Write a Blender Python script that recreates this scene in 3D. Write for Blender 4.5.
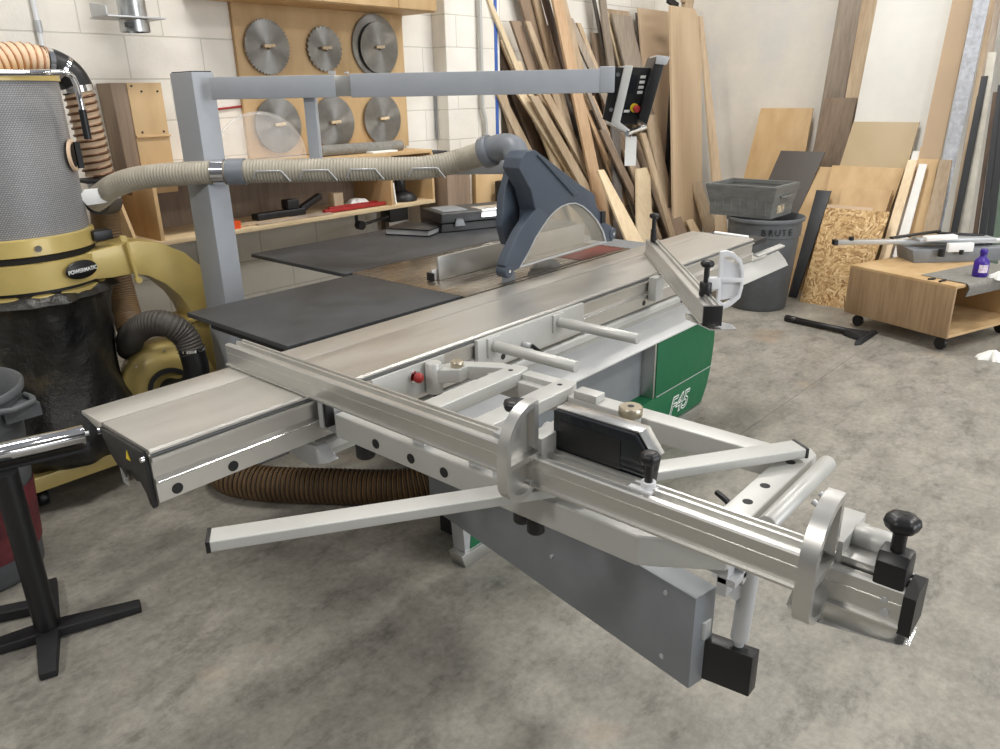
import bpy, bmesh, math, random
from mathutils import Vector, Matrix, Euler
from math import sin, cos, pi, radians as R
random.seed(7)
S = bpy.context.scene
C = S.collection
for o in list(bpy.data.objects): bpy.data.objects.remove(o)

# ------------------------------------------------------------------ camera
CAM = Vector((0, 0, 1.6))
def cam_basis(p, r, y):
    f = Vector((cos(p)*cos(y), cos(p)*sin(y), -sin(p)))
    rt = Vector((sin(y), -cos(y), 0)); up = rt.cross(f)
    return rt*cos(r)+up*sin(r), -rt*sin(r)+up*cos(r), f
rt, up, fw = cam_basis(R(20.41), R(-1.12), R(41.47))
cd = bpy.data.cameras.new('camera'); cd.sensor_width = 36; cd.lens = 756/1000*36; cd.clip_start = .02
cam = bpy.data.objects.new('camera', cd); C.objects.link(cam)
cam.matrix_world = Matrix(((rt.x, up.x, -fw.x, CAM.x), (rt.y, up.y, -fw.y, CAM.y), (rt.z, up.z, -fw.z, CAM.z), (0, 0, 0, 1)))
S.camera = cam
# ------------------------------------------------------------------ world, lamps, exposure
w = bpy.data.worlds.new('world'); S.world = w; w.use_nodes = True
wn = w.node_tree.nodes; wl = w.node_tree.links
bg = wn['Background']; bg.inputs[1].default_value = 0.25
tc = wn.new('ShaderNodeTexCoord'); sx = wn.new('ShaderNodeSeparateXYZ'); cr = wn.new('ShaderNodeValToRGB')
wl.new(tc.outputs['Generated'], sx.inputs[0]); wl.new(sx.outputs['Z'], cr.inputs[0])
cr.color_ramp.elements[0].position = 0.0; cr.color_ramp.elements[0].color = (.36, .36, .35, 1)
cr.color_ramp.elements[1].position = 0.35; cr.color_ramp.elements[1].color = (.80, .82, .86, 1)
wl.new(cr.outputs[0], bg.inputs[0])
def lamp(x, y, z, sx_, sy_, e, col=(1, .965, .91)):
    l = bpy.data.lights.new('ceiling_or_fill_light', 'AREA'); l.shape = 'RECTANGLE'; l.size = sx_; l.size_y = sy_; l.energy = e; l.color = col
    o = bpy.data.objects.new('ceiling_or_fill_light', l); o.location = (x, y, z); C.objects.link(o); return o
for lx, ly, e in ((1.6, 2.5, 48), (4.8, 2.2, 66), (6.2, -.8, 50), (3.2, -1.3, 62), (-3.2, 1.6, 95), (0.2, -2.6, 35)):  # the one at negative x is fill, added to brighten faces turned that way
    lamp(lx, ly, 4.2, 1.3, .35, e)
# fill light added on the operator's side to brighten the fronts; no door modelled
door = lamp(3.6, -6.5, 2.0, 4.5, 3.2, 230, (.93, .96, 1)); door.name = 'front_fill_light'; door.rotation_euler = (R(90), 0, 0)
V = S.view_settings; V.view_transform = 'Standard'; V.look = 'None'; V.exposure = 0.40; V.gamma = 1; V.use_curve_mapping = False

# ------------------------------------------------------------------ materials
def lin(c):
    return tuple(((v/255)/12.92 if v/255 <= .04045 else ((v/255+.055)/1.055)**2.4) for v in c)+(1,)
def base(name):
    m = bpy.data.materials.new(name); m.use_nodes = True
    return m, m.node_tree.nodes, m.node_tree.links, m.node_tree.nodes['Principled BSDF']
def noise(N, L, scale, detail=4, rough=.55, stretch=None, coord='Object', rnd=False):
    t = N.new('ShaderNodeTexCoord'); mp = N.new('ShaderNodeMapping'); n = N.new('ShaderNodeTexNoise')
    L.new(t.outputs[coord], mp.inputs[0]); L.new(mp.outputs[0], n.inputs[0])
    if stretch: mp.inputs['Scale'].default_value = stretch
    if rnd:
        oi = N.new('ShaderNodeObjectInfo'); ml = N.new('ShaderNodeMath'); ml.operation = 'MULTIPLY'; ml.inputs[1].default_value = 37
        cb = N.new('ShaderNodeCombineXYZ'); L.new(oi.outputs['Random'], ml.inputs[0])
        L.new(ml.outputs[0], cb.inputs[0]); L.new(ml.outputs[0], cb.inputs[1]); L.new(cb.outputs[0], mp.inputs['Location'])
    n.inputs['Scale'].default_value = scale; n.inputs['Detail'].default_value = detail; n.inputs['Roughness'].default_value = rough
    return n
def ramp(N, L, src, stops):
    c = N.new('ShaderNodeValToRGB'); L.new(src, c.inputs[0]); e = c.color_ramp.elements
    while len(e) < len(stops): e.new(.5)
    for i, (p, col) in enumerate(stops): e[i].position = p; e[i].color = col
    return c
def bump(N, L, b, src, strength, dist=.002):
    k = N.new('ShaderNodeBump'); k.inputs['Strength'].default_value = strength; k.inputs['Distance'].default_value = dist
    L.new(src, k.inputs['Height']); L.new(k.outputs[0], b.inputs['Normal'])
def mix(N, L, fac, a, b_, mode='MIX'):
    m = N.new('ShaderNodeMix'); m.data_type = 'RGBA'; m.blend_type = mode
    if hasattr(fac, 'links'): L.new(fac, m.inputs[0])
    else: m.inputs[0].default_value = fac
    for i, v in ((6, a), (7, b_)):
        if hasattr(v, 'links'): L.new(v, m.inputs[i])
        else: m.inputs[i].default_value = v
    return m.outputs[2]
def plain(name, col, rough=.5, metal=0, var=.12, scale=14, bmp=.0, stretch=None, bscale=120, coat=0):
    m, N, L, b = base(name); c = lin(col)
    n = noise(N, L, scale, 5, .6, stretch)
    d = tuple(x*(1-var) for x in c[:3])+(1,); e = tuple(min(1, x*(1+var)) for x in c[:3])+(1,)
    L.new(ramp(N, L, n.outputs[0], [(.35, d), (.65, e)]).outputs[0], b.inputs['Base Color'])
    rr = ramp(N, L, n.outputs[0], [(.3, (rough*.85,)*3+(1,)), (.7, (min(1, rough*1.15),)*3+(1,))])
    L.new(rr.outputs[0], b.inputs['Roughness']); b.inputs['Metallic'].default_value = metal
    if coat: b.inputs['Coat Weight'].default_value = coat
    if bmp: bump(N, L, b, noise(N, L, bscale, 3, .6).outputs[0], bmp)
    return m
def wood(name, c1, c2, rough=.6, stretch=(28, 28, 1.6), scale=1.6, rnd=.18):
    m, N, L, b = base(name)
    n = noise(N, L, scale, 6, .6, stretch, rnd=True); n2 = noise(N, L, .8, 3, .5, (6, 6, 1.2), rnd=True)
    f = N.new('ShaderNodeMath'); f.operation = 'MULTIPLY_ADD'; L.new(n2.outputs[0], f.inputs[0]); f.inputs[1].default_value = .6
    f2 = N.new('ShaderNodeMath'); f2.operation = 'MULTIPLY'; L.new(n.outputs[0], f2.inputs[0]); f2.inputs[1].default_value = .5; L.new(f2.outputs[0], f.inputs[2])
    r = ramp(N, L, f.outputs[0], [(.38, lin(c2)), (.68, lin(c1))])
    oi = N.new('ShaderNodeObjectInfo'); mr = N.new('ShaderNodeMapRange'); L.new(oi.outputs['Random'], mr.inputs[0])
    mr.inputs[3].default_value = 1-rnd; mr.inputs[4].default_value = 1+rnd
    h = N.new('ShaderNodeHueSaturation'); L.new(mr.outputs[0], h.inputs['Value']); L.new(r.outputs[0], h.inputs['Color'])
    L.new(h.outputs[0], b.inputs['Base Color']); b.inputs['Roughness'].default_value = rough
    bump(N, L, b, n.outputs[0], .15, .001)
    return m
M = {}
M['alu'] = plain('anodised aluminium', (204, 203, 199), .36, .88, .01, 3)
M['alubright'] = plain('bright aluminium', (232, 232, 230), .22, .95, .04, 9)
M['cast'] = plain('machined cast aluminium', (206, 203, 197), .36, .82, .03, 2.5, stretch=(1, 5, 1))
M['iron'] = plain('ground cast iron', (158, 150, 138), .26, .9, .22, 3, stretch=(1.5, 22, 1))
M['silverpaint'] = plain('light grey powder coat', (190, 190, 186), .42, .25, .03)
M['whitepaint'] = plain('white lacquered sheet', (226, 227, 230), .35, .05, .03)
M['greypaint'] = plain('mid grey lacquered sheet steel', (128, 132, 136), .42, .1, .05)
M['bluegrey'] = plain('blue grey powder coat', (162, 166, 172), .5, .05, .03)
M['palegrey'] = plain('pale grey steel', (190, 192, 194), .4, .3, .04)
M['slate'] = plain('slate grey plastic', (68, 77, 90), .45, 0, .05, bmp=.05)
M['elbow'] = plain('mid grey plastic', (122, 127, 134), .45, 0, .05)
M['green'] = plain('green lacquer', (4, 96, 58), .55, 0, .04)
M['black'] = plain('black plastic', (22, 22, 24), .42, 0, .15)
M['blackmatte'] = plain('matt black steel', (30, 30, 32), .6, .1, .2)
M['displaybox'] = plain('dark glossy housing', (22, 27, 32), .22, 0, .1)
M['laminate'] = plain('charcoal anodised plate', (66, 68, 70), .5, .25, .22, 5, bmp=.06)
M['chrome'] = plain('chrome', (225, 225, 228), .1, 1, .03)
M['brass'] = plain('satin nickel knob', (190, 180, 160), .32, .9, .06)
M['gold'] = plain('mustard yellow lacquer', (196, 174, 106), .38, .1, .08, 5, coat=.15)
M['red'] = plain('red plastic', (150, 30, 30), .4)
M['orange'] = plain('orange plastic', (226, 84, 30), .4)
M['yellow'] = plain('yellow plastic', (235, 205, 40), .4)
M['redstain'] = plain('red safety lacquer', (110, 50, 42), .4, .2, .2)
M['white'] = plain('white plastic', (240, 240, 238), .45, 0, .02)
M['paper'] = plain('white paper', (236, 236, 232), .8, 0, .04)
M['hosegrey'] = plain('grey beige ribbed hose', (170, 163, 148), .55, 0, .10, 8)
M['hosetan'] = plain('tan ribbed hose', (214, 186, 156), .5, 0, .1, 8)
M['hosebrown'] = plain('brown ribbed hose', (112, 88, 58), .6, 0, .2, 8)
M['hoseblack'] = plain('black rubber hose', (72, 68, 63), .55, 0, .2)
M['hosetanrib'] = plain('copper hose wire', (176, 130, 96), .35, .4, .1)
M['can'] = plain('dark grey bin plastic', (92, 95, 98), .6, 0, .16, 7, bmp=.1, bscale=40)
M['tote'] = plain('dusty grey tote plastic', (112, 114, 112), .6, 0, .18, 9, stretch=(1, 1, 4))
M['purple'] = plain('purple plastic', (60, 34, 140), .35)
M['felt'] = plain('grey felt', (128, 126, 120), .95, 0, .15, 40, bmp=.6, bscale=260)
M['feltblue'] = plain('blue grey carpet backing', (186, 190, 198), .95, 0, .18, 30, bmp=.5)
M['whiteboard'] = plain('white melamine board', (226, 225, 219), .5, 0, .05, 2.2)
M['palewhite'] = plain('dusty off white board', (196, 192, 180), .6, 0, .12, 12)
M['whitestrip'] = plain('white primed moulding', (232, 232, 228), .5, 0, .03)
M['steelsaw'] = None
M['duct'] = plain('galvanised duct', (182, 184, 184), .3, .85, .18, 20)
M['mdf'] = plain('mdf', (196, 172, 144), .75, 0, .05, 3)
M['taupeboard'] = plain('taupe laminate', (186, 166, 132), .5, 0, .04, 3)
M['charboard'] = plain('charcoal melamine', (82, 76, 72), .55, 0, .06, 6)
M['blackboard'] = plain('black melamine', (40, 42, 46), .5, 0, .1)
M['mdfrib'] = wood('ribbed mdf', (207, 183, 152), (191, 166, 134), stretch=(40, 1, .2), rnd=.02)
M['pale'] = wood('pale maple', (224, 205, 173), (201, 177, 142))
M['tan'] = wood('tan oak', (192, 172, 145), (159, 136, 109))
M['orangewood'] = wood('orange cherry', (200, 170, 136), (174, 140, 108))
M['brown'] = wood('brown weathered board', (148, 128, 108), (113, 94, 77))
M['walnut'] = wood('dark walnut', (101, 82, 67), (64, 50, 40))
M['graybrown'] = wood('grey brown board', (165, 152, 137), (125, 112, 99))
M['darkgray'] = wood('dark grey weathered board', (109, 102, 97), (73, 68, 63))
M['ply'] = wood('birch plywood', (206, 176, 132), (184, 151, 106), stretch=(6, 6, 2), rnd=.08)
M['plyv'] = wood('fir plywood face', (168, 142, 110), (134, 108, 78), stretch=(30, 30, 2.5), rnd=.03)
M['plyedge'] = wood('plywood edge', (221, 201, 164), (190, 165, 128), stretch=(2, 2, 40), rnd=.03)
M['gpeg'] = M['pale']

def m_saw():
    m, N, L, b = base('circular saw steel')
    n = noise(N, L, 8, 3); L.new(ramp(N, L, n.outputs[0], [(.3, lin((124, 122, 118))), (.7, lin((150, 148, 144)))]).outputs[0], b.inputs['Base Color'])
    b.inputs['Metallic'].default_value = .9; b.inputs['Roughness'].default_value = .36; b.inputs['Anisotropic'].default_value = .85
    t = N.new('ShaderNodeTangent'); t.direction_type = 'RADIAL'; t.axis = 'Y'; L.new(t.outputs[0], b.inputs['Tangent']); b.inputs['Metallic'].default_value = .85
    return m
M['steelsaw'] = m_saw()
def m_floor():
    m, N, L, b = base('worn concrete floor')
    a = noise(N, L, .9, 8, .62); f = noise(N, L, 5, 9, .7); g = noise(N, L, 40, 5, .7)
    A = ramp(N, L, a.outputs[0], [(.3, lin((118, 115, 108))), (.5, lin((142, 138, 129))), (.72, lin((162, 157, 147)))])
    F = ramp(N, L, f.outputs[0], [(.34, lin((98, 95, 89))), (.62, lin((163, 158, 148)))])
    G = ramp(N, L, g.outputs[0], [(.3, lin((98, 96, 90))), (.65, lin((156, 153, 144)))])
    c = mix(N, L, .55, A.outputs[0], F.outputs[0]); c = mix(N, L, .28, c, G.outputs[0])
    w1 = noise(N, L, 4.2, 12, .78, (1, 1.7, 1)); W = ramp(N, L, w1.outputs[0], [(.36, (.60, .60, .59, 1)), (.47, (.98, .98, .98, 1)), (.64, (1.16, 1.15, 1.12, 1))]); c = mix(N, L, 1, c, W.outputs[0], 'MULTIPLY')
    # rusty stains and fine dark scratches
    st = noise(N, L, 1.7, 3, .5, (1, 1, 1)); sr = ramp(N, L, st.outputs[0], [(.66, (0, 0, 0, 1)), (.78, (.35, .35, .35, 1))])
    c = mix(N, L, sr.outputs[0], c, lin((176, 142, 104)))
    sc = noise(N, L, 9, 10, .8, (1, 3.2, 1)); s2 = ramp(N, L, sc.outputs[0], [(.27, (.75,)*3+(1,)), (.37, (0, 0, 0, 1))])
    c = mix(N, L, s2.outputs[0], c, lin((62, 60, 56)))
    L.new(c, b.inputs['Base Color']); b.inputs['Roughness'].default_value = .5
    rr = ramp(N, L, f.outputs[0], [(.3, (.36,)*3+(1,)), (.7, (.62,)*3+(1,))]); L.new(rr.outputs[0], b.inputs['Roughness'])
    bump(N, L, b, f.outputs[0], .12, .004)
    return m
M['floor'] = m_floor()
def m_block(name, c1, c2, offx=0, axis='X'):
    m, N, L, b = base(name)
    t = N.new('ShaderNodeTexCoord'); sp = N.new('ShaderNodeSeparateXYZ'); cb = N.new('ShaderNodeCombineXYZ')
    L.new(t.outputs['Object'], sp.inputs[0]); ad = N.new('ShaderNodeMath'); ad.operation = 'ADD'; ad.inputs[1].default_value = offx
    L.new(sp.outputs[axis], ad.inputs[0]); L.new(ad.outputs[0], cb.inputs[0])
    az = N.new('ShaderNodeMath'); az.operation = 'ADD'; az.inputs[1].default_value = 2.032-1.7; L.new(sp.outputs['Z'], az.inputs[0]); L.new(az.outputs[0], cb.inputs[1])
    br = N.new('ShaderNodeTexBrick'); L.new(cb.outputs[0], br.inputs[0]); br.offset = .5
    br.inputs['Scale'].default_value = 1; br.inputs['Brick Width'].default_value = .4064; br.inputs['Row Height'].default_value = .2032
    br.inputs['Mortar Size'].default_value = .0045; br.inputs['Mortar Smooth'].default_value = .4
    br.inputs['Color1'].default_value = lin(c1); br.inputs['Color2'].default_value = lin(c2); br.inputs['Mortar'].default_value = lin(tuple(int(v*.90) for v in c2))
    n = noise(N, L, 3, 6, .6); r = ramp(N, L, n.outputs[0], [(.3, (.86, .85, .83, 1)), (.7, (1, 1, 1, 1))])
    c = mix(N, L, 1, br.outputs['Color'], r.outputs[0], 'MULTIPLY'); L.new(c, b.inputs['Base Color']); b.inputs['Roughness'].default_value = .7
    n2 = noise(N, L, 70, 5, .7); mm = N.new('ShaderNodeMath'); mm.operation = 'MULTIPLY_ADD'
    L.new(br.outputs['Fac'], mm.inputs[0]); mm.inputs[1].default_value = -.8; L.new(n2.outputs[0], mm.inputs[2]); bump(N, L, b, mm.outputs[0], .5, .004)
    return m
M['block'] = m_block('white painted block wall', (240, 236, 228), (234, 230, 221), offx=-.04)
def m_skim():
    m, N, L, b = base('patchy skimmed wall')
    a = noise(N, L, 1.3, 7, .6, (1, 1, .8)); A = ramp(N, L, a.outputs[0], [(.35, lin((214, 213, 210))), (.5, lin((225, 221, 212))), (.66, lin((236, 231, 221)))])
    s = noise(N, L, 5.5, 2, .4, (1, 1, 1)); v = ramp(N, L, s.outputs[0], [(.16, lin((110, 70, 50))), (.19, lin((255, 255, 255)))])
    c = mix(N, L, 1, A.outputs[0], v.outputs[0], 'MULTIPLY'); L.new(c, b.inputs['Base Color']); b.inputs['Roughness'].default_value = .75
    bump(N, L, b, noise(N, L, 9, 7, .65).outputs[0], .5, .008); return m
M['skim'] = m_skim()
def m_osb():
    m, N, L, b = base('oriented strand board')
    t = N.new('ShaderNodeTexCoord'); n0 = noise(N, L, 5, 2); mp = N.new('ShaderNodeMapping'); mp.inputs['Scale'].default_value = (8, 18, 18)
    ad = mix(N, L, .25, t.outputs['Object'], n0.outputs['Color']); L.new(ad, mp.inputs[0])
    v = N.new('ShaderNodeTexVoronoi'); L.new(mp.outputs[0], v.inputs[0]); v.inputs['Scale'].default_value = 4.2; v.distance = 'MANHATTAN'
    sp = N.new('ShaderNodeSeparateColor'); L.new(v.outputs['Color'], sp.inputs[0])
    r = ramp(N, L, sp.outputs[0], [(0, lin((140, 104, 62))), (.35, lin((186, 150, 100))), (.7, lin((208, 176, 126))), (1, lin((228, 202, 156)))])
    n = noise(N, L, 20, 4, .7, (1, 3, 3)); rr = ramp(N, L, n.outputs[0], [(.3, (.7, .66, .6, 1)), (.6, (1, 1, 1, 1))])
    L.new(mix(N, L, 1, r.outputs[0], rr.outputs[0], 'MULTIPLY'), b.inputs['Base Color']); b.inputs['Roughness'].default_value = .7
    return m
M['osb'] = m_osb()
def m_mesh():
    m, N, L, b = base('perforated filter sleeve')
    t = N.new('ShaderNodeTexCoord'); sp = N.new('ShaderNodeSeparateXYZ'); L.new(t.outputs['Object'], sp.inputs[0])
    at = N.new('ShaderNodeMath'); at.operation = 'ARCTAN2'
    sy = N.new('ShaderNodeMath'); sy.operation = 'SUBTRACT'; sy.inputs[1].default_value = CY; L.new(sp.outputs['Y'], sy.inputs[0])
    sxx = N.new('ShaderNodeMath'); sxx.operation = 'SUBTRACT'; sxx.inputs[1].default_value = CX; L.new(sp.outputs['X'], sxx.inputs[0])
    L.new(sy.outputs[0], at.inputs[0]); L.new(sxx.outputs[0], at.inputs[1])
    ml = N.new('ShaderNodeMath'); ml.operation = 'MULTIPLY'; ml.inputs[1].default_value = .27; L.new(at.outputs[0], ml.inputs[0])
    cb = N.new('ShaderNodeCombineXYZ'); L.new(ml.outputs[0], cb.inputs[0]); L.new(sp.outputs['Z'], cb.inputs[1])
    br = N.new('ShaderNodeTexBrick'); L.new(cb.outputs[0], br.inputs[0]); br.inputs['Scale'].default_value = 1
    br.inputs['Brick Width'].default_value = .010; br.inputs['Row Height'].default_value = .0075; br.inputs['Mortar Size'].default_value = .0016
    br.inputs['Color1'].default_value = lin((176, 176, 176)); br.inputs['Color2'].default_value = lin((160, 160, 162)); br.inputs['Mortar'].default_value = lin((122, 122, 124))
    L.new(br.outputs['Color'], b.inputs['Base Color']); b.inputs['Roughness'].default_value = .5; b.inputs['Metallic'].default_value = .1
    return m
CX, CY = 1.02, 3.5
M['filter'] = m_mesh()
def m_glass(name, col, alpha, rough=.08):
    m, N, L, b = base(name); b.inputs['Base Color'].default_value = lin(col); b.inputs['Roughness'].default_value = rough
    n = noise(N, L, 6, 4); r = ramp(N, L, n.outputs[0], [(.3, (alpha*.8,)*3+(1,)), (.7, (alpha*1.2,)*3+(1,))]); L.new(r.outputs[0], b.inputs['Alpha'])
    return m
M['window'] = m_glass('dusty clear polycarbonate', (190, 184, 170), .26, .2)
M['clear'] = m_glass('clear plastic', (235, 235, 235), .18, .08)
def m_bag():
    m, N, L, b = base('black plastic bag'); n = noise(N, L, 5, 6, .6)
    L.new(ramp(N, L, n.outputs[0], [(.35, lin((22, 22, 24))), (.62, lin((48, 46, 42))), (.8, lin((96, 84, 62)))]).outputs[0], b.inputs['Base Color'])
    b.inputs['Roughness'].default_value = .3; bump(N, L, b, noise(N, L, 14, 6, .65).outputs[0], .9, .012); return m
M['bag'] = m_bag()

# ------------------------------------------------------------------ mesh helpers
class MB:
    def __init__(s): s.v = []; s.f = []; s.sm = []
    def add(s, vs, fs, smooth=False):
        k = len(s.v); s.v += [tuple(v) for v in vs]
        for f in fs: s.f.append([i+k for i in f]); s.sm.append(smooth)
        return s
    def box(s, x0, x1, y0, y1, z0, z1):
        return s.hexa([(x0, y0, z0), (x1, y0, z0), (x1, y1, z0), (x0, y1, z0)], [(x0, y0, z1), (x1, y0, z1), (x1, y1, z1), (x0, y1, z1)])
    def hexa(s, b, t):
        return s.add(list(b)+list(t), [[3, 2, 1, 0], [4, 5, 6, 7], [0, 1, 5, 4], [1, 2, 6, 5], [2, 3, 7, 6], [3, 0, 4, 7]])
    def bar(s, a, b, w, h, upv=(0, 0, 1)):           # rectangular bar from a to b (centre line), width w, height h
        a = Vector(a); b = Vector(b); d = (b-a).normalized(); u = Vector(upv); sd = d.cross(u).normalized(); u = sd.cross(d)
        q = lambda p: [p-sd*w/2-u*h/2, p+sd*w/2-u*h/2, p+sd*w/2+u*h/2, p-sd*w/2+u*h/2]
        return s.hexa(q(a), q(b))
    def prism(s, poly, fn, t0, t1):                    # polygon (p,q) mapped by fn(p,q,t), extruded t0..t1
        n = len(poly); vs = [fn(p, q, t0) for p, q in poly]+[fn(p, q, t1) for p, q in poly]
        fs = [list(range(n))[::-1], list(range(n, 2*n))]+[[i, (i+1) % n, n+(i+1) % n, n+i] for i in range(n)]
        return s.add(vs, fs)
    def ringprism(s, outer, inner, fn, t0, t1):        # frame between two loops of equal length
        n = len(outer); vs = [fn(p, q, t) for t in (t0, t1) for L_ in (outer, inner) for p, q in L_]
        fs = []
        for i in range(n):
            j = (i+1) % n
            fs += [[j, i, n+i, n+j], [2*n+i, 2*n+j, 3*n+j, 3*n+i], [i, j, 2*n+j, 2*n+i], [n+j, n+i, 3*n+i, 3*n+j]]
        return s.add(vs, fs)
    def tube(s, pts, r, seg=16, cap=True, smooth=True):
        pts = [Vector(p) for p in pts]; n = len(pts); rs = r if isinstance(r, (list, tuple)) else [r]*n
        T = [((pts[min(i+1, n-1)]-pts[max(i-1, 0)])).normalized() for i in range(n)]
        u = T[0].orthogonal().normalized(); vs = []
        for i in range(n):
            u = (u-T[i]*u.dot(T[i])).normalized(); b = T[i].cross(u)
            vs += [pts[i]+(u*cos(2*pi*k/seg)+b*sin(2*pi*k/seg))*rs[i] for k in range(seg)]
        fs = [[i*seg+k, i*seg+(k+1) % seg, (i+1)*seg+(k+1) % seg, (i+1)*seg+k] for i in range(n-1) for k in range(seg)]
        s.add(vs, fs, smooth)
        if cap:
            s.add([vs[k] for k in range(seg)], [list(range(seg))[::-1]]); s.add([vs[(n-1)*seg+k] for k in range(seg)], [list(range(seg))])
        return s
    def lathe(s, prof, c, ax=(0, 0, 1), seg=32, smooth=True, fn=None, cap=False):
        ax = Vector(ax).normalized(); u = ax.orthogonal().normalized(); b = ax.cross(u); c = Vector(c)
        vs = []
        for r, h in prof:
            for k in range(seg):
                a = 2*pi*k/seg; rr = r if fn is None else fn(r, h, a)
                vs.append(c+ax*h+(u*cos(a)+b*sin(a))*rr)
        n = len(prof)
        fs = [[i*seg+k, i*seg+(k+1) % seg, (i+1)*seg+(k+1) % seg, (i+1)*seg+k] for i in range(n-1) for k in range(seg)]
        s.add(vs, fs, smooth)
        if cap:
            s.add([vs[k] for k in range(seg)], [list(range(seg))[::-1]]); s.add([vs[(n-1)*seg+k] for k in range(seg)], [list(range(seg))])
        return s
    def cyl(s, a, b, r, seg=24, cham=0):
        a = Vector(a); b = Vector(b); L = (b-a).length
        pr = [(r, 0), (r, L)] if not cham else [(r-cham, 0), (r, cham), (r, L-cham), (r-cham, L)]
        return s.lathe(pr, a, b-a, seg, not not 1, cap=True)
def obj(name, mb, mat, parent=None, bevel=0, seg=2, label=None):
    me = bpy.data.meshes.new(name); me.from_pydata(mb.v, [], mb.f)
    for p, sm in zip(me.polygons, mb.sm): p.use_smooth = sm
    bm = bmesh.new(); bm.from_mesh(me); bmesh.ops.recalc_face_normals(bm, faces=bm.faces)
    if bevel:
        es = [e for e in bm.edges if len(e.link_faces) == 2 and e.calc_face_angle(0) > .5]
        bmesh.ops.bevel(bm, geom=es, offset=bevel, segments=seg, affect='EDGES', profile=.6, clamp_overlap=True)
    for e in bm.edges:
        if len(e.link_faces) == 2 and not (e.link_faces[0].smooth and e.link_faces[1].smooth): e.smooth = e.calc_face_angle(0) < .36
        elif len(e.link_faces) == 2: e.smooth = e.calc_face_angle(0) < 1.1
    for f in bm.faces: f.smooth = True
    bm.to_mesh(me); bm.free()
    me.materials.append(M[mat] if isinstance(mat, str) else mat)
    o = bpy.data.objects.new(name, me); C.objects.link(o)
    if parent:
        o.parent = parent; r = parent
        loc = Vector((0, 0, 0))
        while r: loc += r.location; r = r.parent
        o.matrix_parent_inverse = Matrix.Translation(-loc)
        # nested parts: parent meshes sit at the origin, so only the root offset counts
        if parent.type == 'MESH': o.matrix_parent_inverse = Matrix.Identity(4)
    if label: o['label'] = label
    return o
def thing(name, label, cat, loc=(0, 0, 0), group=None):
    o = bpy.data.objects.new(name, None); C.objects.link(o); o.location = loc; o.empty_display_size = .1
    o['label'] = label; o['category'] = cat
    if group: o['group'] = group
    return o
def tag(o, label, cat, group=None):
    o['label'] = label; o['category'] = cat
    if group: o['group'] = group
    return o
def struct(name, mb, mat, **k):
    o = obj(name, mb, mat, **k); o['kind'] = 'structure'; return o
YZ = lambda p, q, t: (t, p, q)      # polygon (y,z) extruded along x
XZ = lambda p, q, t: (p, t, q)      # polygon (x,z) extruded along y
XY = lambda p, q, t: (p, q, t)      # polygon (x,y) extruded along z
def text(name, s, size, origin, xdir, ydir, mat, parent, ext=.0006, shear=0, offset=0, outline=False):
    cu = bpy.data.curves.new(name, 'FONT'); cu.body = s; cu.size = size; cu.extrude = ext; cu.shear = shear; cu.offset = offset; cu.align_x = 'CENTER'
    t = bpy.data.objects.new(name, cu); C.objects.link(t)
    dg = bpy.context.evaluated_depsgraph_get(); me = bpy.data.meshes.new_from_object(t.evaluated_get(dg))
    bpy.data.objects.remove(t)
    X = Vector(xdir).normalized(); Z = X.cross(Vector(ydir)).normalized(); Y = Z.cross(X); O = Vector(origin)
    me.transform(Matrix(((X.x, Y.x, Z.x, O.x), (X.y, Y.y, Z.y, O.y), (X.z, Y.z, Z.z, O.z), (0, 0, 0, 1))))
    me.materials.clear(); me.materials.append(M[mat])
    o = bpy.data.objects.new(name, me); C.objects.link(o)
    o.parent = parent; loc = Vector((0, 0, 0)); r = parent
    while r: loc += r.location; r = r.parent
    o.matrix_parent_inverse = Matrix.Translation(-loc) if parent.type != 'MESH' else Matrix.Identity(4)
    return o
def smooth_path(P, n=10):
    P = [Vector(p) for p in P]; P = [P[0]*2-P[1]]+P+[P[-1]*2-P[-2]]; out = []
    for i in range(1, len(P)-2):
        a, b, c, d = P[i-1:i+3]
        for k in range(n):
            t = k/n; out.append(.5*((2*b)+(c-a)*t+(2*a-5*b+4*c-d)*t*t+(3*b-a-3*c+d)*t**3))
    out.append(P[-2]); return out
def resample(P, step):
    out = [P[0]]; acc = 0
    for a, b in zip(P, P[1:]):
        L = (b-a).length
        if L == 0: continue
        pos = step-acc
        while pos <= L: out.append(a+(b-a)*pos/L); pos += step
        acc = (acc+L) % step if pos-step <= L else acc
        acc = L-(pos-step)
    return out
def hose_mb(P, r, pitch=.012, amp=.06, seg=20):
    pts = resample(smooth_path(P, 14), pitch/3); rs = [r*(1+(amp if i % 3 == 0 else -amp*.5)) for i in range(len(pts))]
    return MB().tube(pts, rs, seg)

def coil(P, r, pitch, wr=.0035, seg=6, per=18):
    pts = resample(smooth_path(P, 14), pitch/per); out = []
    T0 = None; u = None
    for i, p in enumerate(pts):
        d = (pts[min(i+1, len(pts)-1)]-pts[max(i-1, 0)]).normalized()
        if u is None: u = d.orthogonal().normalized()
        u = (u-d*u.dot(d)).normalized(); b = d.cross(u); a = 2*pi*i/per
        out.append(p+(u*cos(a)+b*sin(a))*r)
    return MB().tube(out, wr, seg)

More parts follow.
